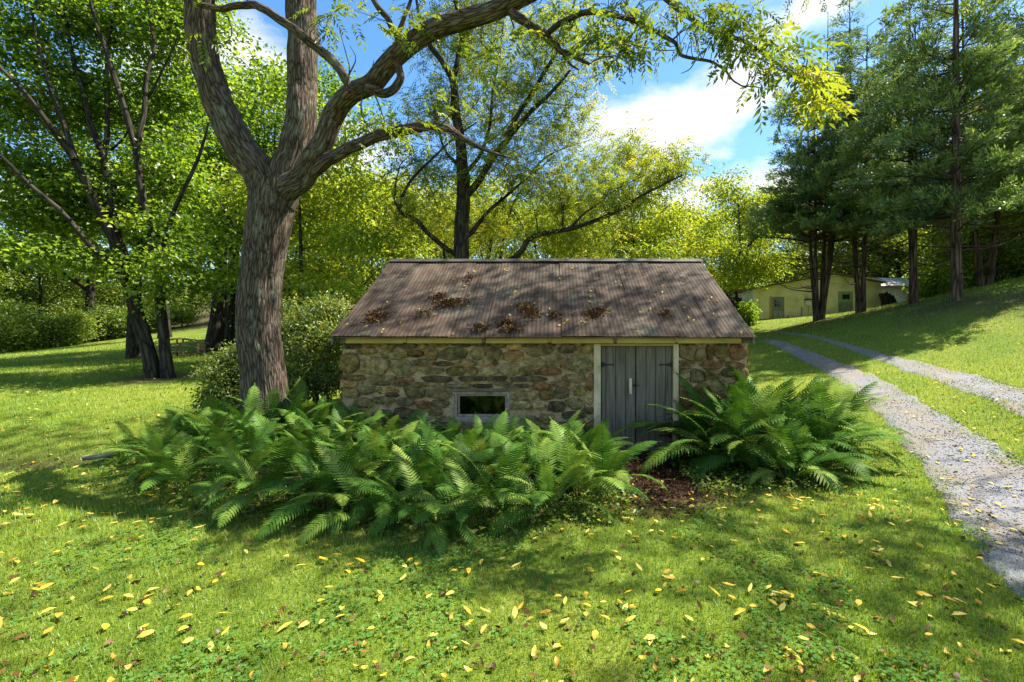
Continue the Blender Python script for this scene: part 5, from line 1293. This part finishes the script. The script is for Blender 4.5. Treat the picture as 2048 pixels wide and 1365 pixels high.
# pale log in the ditch
PALE = pmat('pale_log_wood', [(0.3, (0.20, 0.15, 0.10)), (0.7, (0.42, 0.34, 0.25))], rough=0.9, bump=0.4)
lg = gray(205, 922); lp = np.array([lg[0], lg[1], g1(*lg) + 0.07])
T = Tubes(); pa, ra = catmull([lp + np.array([-0.25, -0.05, -0.02]), lp, lp + np.array([0.35, 0.18, 0.05]), lp + np.array([0.85, 0.32, 0.04])], [0.036, 0.042, 0.04, 0.03], 14)
T.add(pa, ra, 12, rough=0.1)
o = obj('log', T.mesh('log', lp), PALE, None, tuple(lp)); setp(o, 'short pale log lying in the ditch at the left end of the ferns', 'log')
bm = bmesh.new()

# ------------------------------------------------------------------ ferns
def frond_mesh(seed, arch, length, pairs=27, lean=0.25):
    r_ = np.random.default_rng(seed)
    n = 40; s = np.linspace(0, 1, n)
    ang = (math.pi / 2 - lean) - arch * s ** 1.25           # pitch along the frond
    ds = length / (n - 1)
    x = np.concatenate([[0], np.cumsum(np.cos(ang[:-1]) * ds)]); z = np.concatenate([[0], np.cumsum(np.sin(ang[:-1]) * ds)])
    y = 0.05 * length * np.sin(s * r_.uniform(1, 3) + r_.uniform(0, 6)) * s
    path = np.stack([x, y - y[0], z], 1)
    rv, rf, _ = tube(path[::4], np.linspace(0.0055, 0.0012, 10), 3)
    V = [rv]; F4 = [rf]; F3 = []; k = len(rv); T = [np.full(len(rv), 0.8)]
    twist = r_.uniform(-0.35, 0.35)
    for i in range(pairs):
        t = 0.20 + 0.795 * i / (pairs - 1)
        p = np.array([np.interp(t, s, path[:, j]) for j in range(3)]); a = np.interp(t, s, ang)
        tan = np.array([math.cos(a), 0, math.sin(a)]); nor = np.array([-math.sin(a), 0, math.cos(a)])
        u = (t - 0.20) / 0.8
        l = length * 0.15 * (math.sin(math.pi * min(1, 0.10 + u * 0.98)) ** 0.62) * (1 - 0.25 * u) * r_.uniform(0.88, 1.08) + 0.008
        for sg in (-1, 1):
            side = np.array([0, sg, 0.0]) + nor * (0.10 + twist * sg * 0.6)
            d = unit(side + tan * (0.28 + 0.5 * u) + nor * r_.uniform(-0.05, 0.12))
            wv = unit(np.cross(d, nor)); w0 = 0.0098 * length * r_.uniform(0.9, 1.15) + 0.002
            m = 4; q = []
            for j in range(m):
                f = j / (m - 1)
                c = p + d * l * f + tan * l * 0.16 * f * f - nor * l * 0.22 * f * f - np.array([0, 0, 0.05 * l * f])
                ww = w0 * (1 - 0.15 * f) * (1.0 if j else 0.7) * (1 - 0.25 * (j == 2))
                if j < m - 1: q += [c - wv * ww, c + wv * ww]
                else: q += [c]
            V.append(np.array(q)); T.append(np.full(len(q), 0.0) + 0.36 + 0.14 * u + r_.normal() * 0.05)
            F4.append(np.array([[0, 1, 3, 2], [2, 3, 5, 4]]) + k); F3.append(np.array([[4, 5, 6]]) + k); k += len(q)
    return mesh_np('frond', np.concatenate(V), [np.concatenate(F4), np.concatenate(F3)], {'tint': ('FLOAT', np.concatenate(T))})
FRONDS = [[frond_mesh(900 + i * 7 + j, a, L, lean=le) for j in range(3)] for i, (a, L, le) in enumerate([(0.9, 1.0, 0.12), (1.35, 1.0, 0.25), (1.75, 1.0, 0.45), (2.0, 1.0, 0.75)])]
for fl_ in FRONDS:
    for me in fl_: me.materials.append(FERN)
def scatter(poly, n, dmin, seed, avoid=()):
    r_ = np.random.default_rng(seed); lo = poly.min(0); hi = poly.max(0); out = []
    for k in range(n * 60):
        p = lo + (hi - lo) * r_.uniform(size=2)
        if not inpoly(np.array([p[0]]), np.array([p[1]]), poly)[0]: continue
        if any(np.hypot(*(p - q)) < dmin for q in out): continue
        if any(np.hypot(p[0] - a[0], p[1] - a[1]) < a[2] for a in avoid): continue
        out.append(p)
        if len(out) >= n: break
    return out
rf_ = random.Random(5)
def fern(p, h, nf, label, group, outward=None):
    z = g1(p[0], p[1]); o = empty('fern', (p[0], p[1], z - 0.01), label, 'fern', group)
    a0 = rf_.uniform(0, 6.28)
    for k in range(nf):
        a = a0 + k * 2.399 + rf_.uniform(-0.25, 0.25)
        if outward is not None and rf_.random() < 0.30: a = outward + rf_.uniform(-0.9, 0.9)
        ring_ = k / nf
        cls = 0 if ring_ < 0.12 else (1 if ring_ < 0.38 else (2 if ring_ < 0.74 else 3))
        me = rf_.choice(FRONDS[cls]); sc = h * rf_.uniform(0.82, 1.12) * (1.06 if cls < 2 else 1.0)
        f = bpy.data.objects.new('frond', me); C.objects.link(f); f.parent = o
        f.rotation_euler = (rf_.uniform(-0.25, 0.25), rf_.uniform(-0.12, 0.12), a); f.scale = (sc, sc * rf_.uniform(0.9, 1.2), sc)
        f.location = (math.cos(a) * 0.04, math.sin(a) * 0.04, 0)
    return o
tr_avoid = [(WB[0], WB[1], 0.55)]
for p in scatter(BED_L, 74, 0.36, 3, tr_avoid):
    if p[0] > 0.72: continue
    t = np.clip((p[0] + 6.3) / 2.5, 0, 1); h = 0.63 + 0.24 * t
    near_wall = p[1] > 7.2
    if near_wall and p[0] > -3.4: h *= 0.70 if -2.1 < p[0] < -0.2 else 0.86
    elif p[1] > 6.5 and -2.1 < p[0] < -0.2: h *= 0.88
    if p[0] < -4.4: lb, gp = 'low fern at the left tapering end of the bed, in front of the big trunk', 'ferns at the left end of the bed'
    elif near_wall: lb, gp = 'fern growing against the stone wall left of the door', 'ferns against the shed wall'
    else: lb, gp = 'green fern in the dense bed on the lawn side, left of the door', 'ferns in the front of the long bed'
    fern(p, h * rf_.uniform(0.92, 1.1), rf_.randint(9, 13), lb, gp, -1.6 if p[1] < 6.2 else None)
for p in scatter(BED_R, 30, 0.32, 8):
    if p[0] < 2.2 + 0.22 * (7.9 - p[1]): continue
    fern(p, (1.36 if p[1] > 6.6 else 1.0) * rf_.uniform(0.9, 1.1), rf_.randint(11, 14), 'tall green fern in the clump at the right corner of the shed', 'ferns right of the door', 0.0 if p[0] > 3.3 else None)

# ------------------------------------------------------------------ low plants and litter
def blade_field(name, label, N_, dmin, dmax, w0, h0, m, seed, maskf, cat='grass', xm=1.35):
    r_ = np.random.default_rng(seed)
    d = np.exp(r_.uniform(math.log(dmin), math.log(dmax), N_)); u = r_.uniform(-1.32 * xm / 1.2, 1.12 * xm / 1.15, N_)
    x = u * d; y = d
    # a little beyond both picture edges
    keep = maskf(x, y, r_); x = x[keep]; y = y[keep]; d = d[keep]; n = len(x)
    z = gz(x, y)
    sc = np.clip((d / 3.0) ** 0.62, 0.75, 6) ; a = r_.uniform(0, 6.28, n); le = np.abs(r_.normal(0.55, 0.30, n)) 
    h = h0 * sc ** 0.55 * r_.uniform(0.5, 1.35, n); w_ = w0 * sc * r_.uniform(0.7, 1.3, n)
    cd = np.stack([np.cos(a), np.sin(a)], 1); pd = np.stack([-np.sin(a), np.cos(a)], 1)
    b = np.stack([x, y, z - 0.004], 1)
    off = np.concatenate([pd * w_[:, None] * 0.5, np.zeros((n, 1))], 1)
    tip = b + np.concatenate([cd * (h * np.sin(le))[:, None], (h * np.cos(le))[:, None]], 1)
    V = np.stack([b - off, b + off, tip], 1).reshape(-1, 3)
    F = np.arange(n * 3).reshape(-1, 3)
    pat = 0.5 + 0.5 * noise2(x, y, 1.1, 77); fine = noise2(x, y, 7.0, 78)
    t = np.clip(0.30 + 0.28 * (pat - 0.5) + 0.10 * fine + r_.normal(0, 0.24, n) + (r_.uniform(size=n) > 0.95) * 0.4, 0, 1)
    o = obj(name, mesh_np(name, V, F, {'tint': ('FLOAT', np.repeat(t, 3))}), m)
    return setp(o, label, cat, kind='stuff')
CONIF = [P(*q) for q in [(1910, 600, 20), (1825, 607, 24), (1720, 625, 28), (1635, 640, 30)]]
def lawn_mask(x, y, r_):
    k = ~((x > SHED_X0 - 0.05) & (x < SHED_X1 + 0.05) & (y > SHED_Y0 - 0.05) & (y < SHED_Y1))
    rr = r_.uniform(size=len(x))
    for poly, thr in ((POLY1, 0.05), (POLY2, 0.05)):
        dd = dseg(x, y, poly[::4]); ins = inpoly(x, y, poly)
        k &= ~(ins & (dd > 0.16 + 0.40 * np.abs(noise2(x * 3, y * 3, 1, 5)))) | (ins & (rr < 0.05))
    k &= ~((soft(x, y, DIRT, 0.35) > 0.35 + 0.5 * rr))
    inb = inpoly(x, y, BED_L) | inpoly(x, y, BED_R); db = np.minimum(dseg(x, y, BED_L), dseg(x, y, BED_R))
    k &= ~(inb & (db > 0.12 + 0.4 * rr))
    bank_ = np.exp(-((y - 7.2) / 0.38) ** 2) / (1 + np.exp((x + 5.8) * 3))
    k &= rr > bank_ * 0.75
    for p in CONIF: k &= rr > np.clip(0.9 - np.hypot(x - p[0] + 0.6, y - p[1] + 0.9) / 3.0, 0, 0.8)
    k &= np.hypot(x - mb[0], y - mb[1]) > 0.75 + 0.4 * rr
    k &= ~((y > 36) & (x < 12))
    # clumpy cover
    k &= rr < 0.80 + 0.35 * noise2(x, y, 6.0, 15) + 0.2
    return k
blade_field('grass', 'mown green grass of the lawn', 560000, 1.55, 46, 0.0054, 0.046, GRASS, 1, lawn_mask)

def clover(N_, seed):
    r_ = np.random.default_rng(seed)
    d = np.exp(r_.uniform(math.log(1.7), math.log(9), N_)); x = r_.uniform(-1.3, 1.25, N_) * d; y = d
    k = lawn_mask(x, y, r_) & (noise2(x, y, 2.6, 33) + 0.5 * noise2(x, y, 6, 34) > 0.18)
    x = x[k]; y = y[k]; n = len(x); z = gz(x, y) + r_.uniform(0.02, 0.045, n)
    c = np.stack([x, y, z], 1); Vs = []; Fs = []; kk = 0; a = r_.uniform(0, 6.28, n); s = r_.uniform(0.010, 0.017, n) * np.clip(y / 3, 1, 2.0) ** 0.5
    for j in range(3):
        dd = np.stack([np.cos(a + j * 2.094), np.sin(a + j * 2.094), np.full(n, 0.12)], 1)
        V, F = leaf_geo(c, np.array([[0, 0, 1.0]]) + r_.normal(size=(n, 3)) * 0.25, dd, s, s * 1.15, fold=0.1, curl=0.1)
        Vs.append(V); Fs.append(F + kk); kk += len(V)
    t = np.tile(np.repeat(np.clip(r_.normal(0.5, 0.25, n), 0, 1), 4), 3)
    setp(obj('clover', mesh_np('clover', np.concatenate(Vs), np.concatenate(Fs), {'tint': ('FLOAT', t)}), CLOVER), 'small clover leaves among the lawn grass', 'clover', kind='stuff')
clover(30000, 4)
def ground_leaves(name, label, cat, poly, n, L, W, hz, m, seed, edge=None, up=0.7, tint=(0.5, 0.2)):
    r_ = np.random.default_rng(seed); lo = poly.min(0) - 0.15; hi = poly.max(0) + 0.15
    p = lo + (hi - lo) * r_.uniform(size=(n * 3, 2)); s = soft(p[:, 0], p[:, 1], poly, 0.45)
    k = r_.uniform(size=len(p)) < s
    k &= ~((p[:, 0] > SHED_X0) & (p[:, 0] < SHED_X1) & (p[:, 1] > SHED_Y0 - 0.03))
    if edge: k &= dseg(p[:, 0], p[:, 1], poly) < edge
    p = p[k][:n]; n = len(p)
    c = np.stack([p[:, 0], p[:, 1], gz(p[:, 0], p[:, 1]) + r_.uniform(0.01, hz, n)], 1)
    V, F = leaf_geo(c, unit(r_.normal(size=(n, 3)) * (1 - up) + np.array([0, 0, 1.0])), r_.normal(size=(n, 3)) * np.array([1, 1, 0.25]), L * r_.uniform(0.6, 1.3, n), W * r_.uniform(0.6, 1.3, n), fold=0.2)
    t = np.repeat(np.clip(r_.normal(tint[0], tint[1], n), 0, 1), 4)
    return setp(obj(name, mesh_np(name, V, F, {'tint': ('FLOAT', t)}), m), label, cat, kind='stuff')
ground_leaves('ground_ivy', 'low dark creeping leaves along the front of the fern bed', 'ground cover', BED_L, 9000, 0.05, 0.045, 0.10, LEAF_WOOD, 61, edge=0.75)
ground_leaves('ground_ivy', 'low creeping leaves under the right hand ferns', 'ground cover', BED_R, 4500, 0.05, 0.045, 0.12, LEAF_WOOD, 62)
ground_leaves('leaf_litter', 'dark brown leaf litter on the bare patch before the door', 'leaf litter', DIRT, 5200, 0.055, 0.022, 0.02, LITTER, 63, tint=(0.30, 0.22))

# yellow leaves one by one
def leaf_me(seed, L, Wd, tint):
    r_ = np.random.default_rng(seed); m = 6; V = []; F = []
    curl = r_.uniform(0.5, 2.6) * r_.choice([-1, 1, 1]); sw = r_.uniform(-0.5, 0.5); cup = r_.uniform(0.1, 0.5)
    for i in range(m):
        u = i / (m - 1); wd = Wd * math.sin(math.pi * (0.04 + 0.92 * u) ** 0.85) * 0.5
        x = (u - 0.5) * L; z = curl * 0.12 * L * (4 * (u - 0.5) ** 2) ; y0_ = sw * L * 0.3 * (u - 0.5) ** 2
        V += [(x, y0_ - wd, z + wd * cup + r_.normal() * 0.0015), (x, y0_, z), (x, y0_ + wd, z + wd * cup + r_.normal() * 0.0015)]
    for i in range(m - 1):
        for j in range(2):
            F.append((i * 3 + j, (i + 1) * 3 + j, (i + 1) * 3 + j + 1, i * 3 + j + 1))
    V = np.array(V); V[:, 2] -= V[:, 2].min()
    me = mesh_np('fallen_leaf', V, np.array(F), {'tint': ('FLOAT', np.full(len(V), tint) + r_.normal(0, 0.06, len(V)))}, smooth=True)
    me.materials.append(FALLEN); return me
LM = [leaf_me(70 + i, rng.uniform(0.038, 0.078), rng.uniform(0.015, 0.03), t) for i, t in enumerate(np.linspace(0.0, 1.0, 14))]
LS = [leaf_me(90 + i, rng.uniform(0.055, 0.09), rng.uniform(0.022, 0.034), t) for i, t in enumerate(np.linspace(0.35, 1.0, 8))]
def drop(x, y, z, label, group, ms, tilt=0.35, base=None, sc=1.0):
    o = bpy.data.objects.new('fallen_leaf', random.choice(ms)); C.objects.link(o)
    o.location = (x, y, z)
    e = Matrix.Rotation(random.uniform(0, 6.28), 4, 'Z') @ Matrix.Rotation(random.gauss(0, tilt), 4, 'X') @ Matrix.Rotation(random.gauss(0, tilt), 4, 'Y')
    if base is not None: e = base @ e
    o.rotation_euler = e.to_euler(); o.scale = (sc, sc, sc)
    return setp(o, label, 'leaf', group)
allp = []
r_ = np.random.default_rng(55)
def ok_lawn(g):
    if inpoly(g[:1], g[1:], BED_L)[0] or inpoly(g[:1], g[1:], BED_R)[0]: return False
    if SHED_X0 - 0.1 < g[0] < SHED_X1 + 0.1 and g[1] > SHED_Y0 - 0.1: return False
    return True
cand = []
while len(cand) < 520:
    px, py = r_.uniform(-160, 2230), 955 + 480 * r_.uniform() ** 1.0
    if px < 330 and py < 1000 and r_.uniform() < 0.5: continue
    if px > 1950 and r_.uniform() < 0.4: continue
    d = 1.75 * FPX / (py - CY); g = np.array([(px - CX) / FPX * d, d])
    if ok_lawn(g) and not inpoly(g[:1], g[1:], DIRT)[0]: cand.append(g)
cand = np.array(cand); order = np.argsort(cand[:, 1])
for k in order[:170]:
    x, y = cand[k]; drop(x, y, g1(x, y) + random.uniform(0.004, 0.030), 'yellow fallen leaf lying on the grass in the foreground', 'yellow leaves on the near lawn', LM)
def leaf_stuff(name, label, P2, zo, L, W, m, seed, tint=(0.5, 0.3), nup=0.25):
    r_ = np.random.default_rng(seed); n = len(P2); c = np.stack([P2[:, 0], P2[:, 1], gz(P2[:, 0], P2[:, 1]) + zo], 1)
    V, F = leaf_geo6(c, unit(r_.normal(size=(n, 3)) * nup + np.array([0, 0, 1.0])), r_.normal(size=(n, 3)) * np.array([1, 1, 0.2]), L * r_.uniform(0.6, 1.25, n), W * r_.uniform(0.7, 1.3, n))
    return setp(obj(name, mesh_np(name, V, F, {'tint': ('FLOAT', np.repeat(np.clip(r_.normal(tint[0], tint[1], n), 0, 1), 6))}), m), label, 'leaf litter', kind='stuff')
far = [cand[k] for k in order[170:]]
while len(far) < 1500:
    d = math.exp(r_.uniform(math.log(4.5), math.log(26))); g = np.array([r_.uniform(-1.25, 1.1) * d, d])
    if ok_lawn(g) and not (g[1] > 13 and abs(g[0]) < 3): far.append(g)
leaf_stuff('scattered_leaves', 'scattered small yellow leaves across the further lawn and drive', np.array(far), 0.03, 0.085, 0.032, FALLEN, 66)
br = np.stack([r_.uniform(-1.25, 1.1, 900), np.exp(r_.uniform(math.log(1.9), math.log(9), 900))], 1); br[:, 0] *= br[:, 1]
br = br[[ok_lawn(g) for g in br]]
leaf_stuff('scattered_leaves', 'small curled brown leaves sunk in the near grass', br, 0.022, 0.055, 0.026, LITTER, 67, tint=(0.35, 0.2), nup=0.7)
for k in range(48):
    t = r_.uniform(); px, py = r_.uniform(1232, 1470), 908 + 115 * t
    g = gray(px, py)
    if inpoly(g[:1], g[1:], DIRT)[0]: drop(g[0], g[1], g1(*g) + 0.012, 'yellow leaf on the bare earth in front of the door', 'yellow leaves by the door', LS, 0.25)
# leaves on the roof
RM = Matrix.Rotation(slope, 4, 'X')
nrm_roof = np.array([0, -math.sin(slope), math.cos(slope)])
cnt = 0
while cnt < 74:
    px, py = r_.uniform(690, 1490), 532 + 138 * r_.uniform() ** 0.8
    p = roof_pt(px, py)
    if not (RX0 + 0.1 < p[0] < RX1 - 0.1 and EAVE_Y + 0.05 < p[1] < RIDGE_Y - 0.2): continue
    p = p + nrm_roof * 0.024
    drop(p[0], p[1], p[2], 'pale yellow leaf on the rusty corrugated roof', 'single leaves on the shed roof', LS, 0.15, RM); cnt += 1
names = ['leftmost clump of brown leaves on the shed roof', 'long clump of brown leaves left of the roof middle', 'small brown leaf clump above the long clump on the roof', 'big brown leaf clump in the middle of the roof', 'brown leaf clump right of the roof middle', 'brown leaf line near the eave, left of middle',
         'brown leaf line at the eave below the middle clump', 'small brown leaf clump beside the big middle clump', 'little brown leaf clump high on the roof left', 'trail of brown leaves below the long clump', 'small brown leaf clump towards the right end of the roof', 'short brown leaf line left of the eave clumps']
for i, (px, py, wx, wy, n) in enumerate([(753, 636, 24, 15, 260), (902, 609, 32, 9, 300), (876, 596, 16, 7, 110), (1060, 626, 24, 15, 280), (1192, 630, 28, 11, 260), (1010, 649, 24, 5, 120), (1022, 662, 28, 4, 130), (1110, 635, 13, 7, 80), (938, 560, 10, 8, 60), (845, 632, 22, 5, 70), (1330, 628, 12, 6, 70), (958, 660, 18, 5, 90)]):
    c0 = roof_pt(px, py); ex = wx / FPX * c0[1]; v0 = roof_pt(px, py - wy); ey = np.linalg.norm(v0 - c0)
    upv = np.array([0, math.cos(slope), math.sin(slope)])
    a = r_.normal(size=(n, 2)) * 0.5; rad = np.hypot(a[:, 0], a[:, 1])
    # long clumps slope like a slipped drift
    c = a[:, :1] * ex * np.array([[1, 0, 0]]) + (a[:, 1:] * ey + a[:, :1] * ey * (0.5 if i in (1, 4, 9) else (-0.6 if i == 3 else 0))) * upv + nrm_roof * (0.024 + 0.075 * np.exp(-rad[:, None] ** 2 * 1.6) * r_.uniform(0, 1, (n, 1)))
    V, F = leaf_geo(c, unit(r_.normal(size=(n, 3)) * 0.7 + nrm_roof), unit(r_.normal(size=(n, 3)) + np.array([0, 0, 0.0])) - nrm_roof * 0.0, r_.uniform(0.04, 0.085, n), r_.uniform(0.016, 0.03, n), fold=0.3)
    t = np.clip(r_.normal(0.36, 0.2, n) + (r_.uniform(size=n) > 0.93) * 0.5, 0, 1)
    o = obj('leaf_pile', mesh_np('leaf_pile', V, F, {'tint': ('FLOAT', np.repeat(t, 4))}), LITTER, None, tuple(c0))
    setp(o, names[i], 'leaf pile', 'leaf clumps on the shed roof', kind='stuff')
# loose stones on the near gravel
n = 9000; r_ = np.random.default_rng(90)
d = np.exp(r_.uniform(math.log(1.9), math.log(11), n * 4)); x = r_.uniform(0.5, 1.25, n * 4) * d
k = (inpoly(x, d, POLY1) | inpoly(x, d, POLY2)); x = x[k][:n]; y = d[k][:n]; n = len(x)
s = r_.uniform(0.004, 0.010, n) * np.clip(y / 4, 0.8, 1.6); c = np.stack([x, y, gz(x, y) + 0.018], 1)
oc = np.array([[1, 0, 0], [-1, 0, 0], [0, 1, 0], [0, -1, 0], [0, 0, .7], [0, 0, -.7]], float)
V = (c[:, None, :] + (oc[None] + r_.normal(size=(n, 6, 3)) * 0.25) * s[:, None, None]).reshape(-1, 3)
of = np.array([[0, 2, 4], [2, 1, 4], [1, 3, 4], [3, 0, 4], [2, 0, 5], [1, 2, 5], [3, 1, 5], [0, 3, 5]])
F = (np.arange(n)[:, None, None] * 6 + of[None]).reshape(-1, 3)
GST = pmat('loose_gravel_stone', [(0.3, (0.13, 0.13, 0.14)), (0.5, (0.22, 0.22, 0.235)), (0.7, (0.34, 0.34, 0.35))], scale=30, detail=2, rough=0.9)
setp(obj('gravel', mesh_np('gravel', V, F), GST), 'loose grey stones on the gravel wheel tracks', 'gravel', kind='stuff')
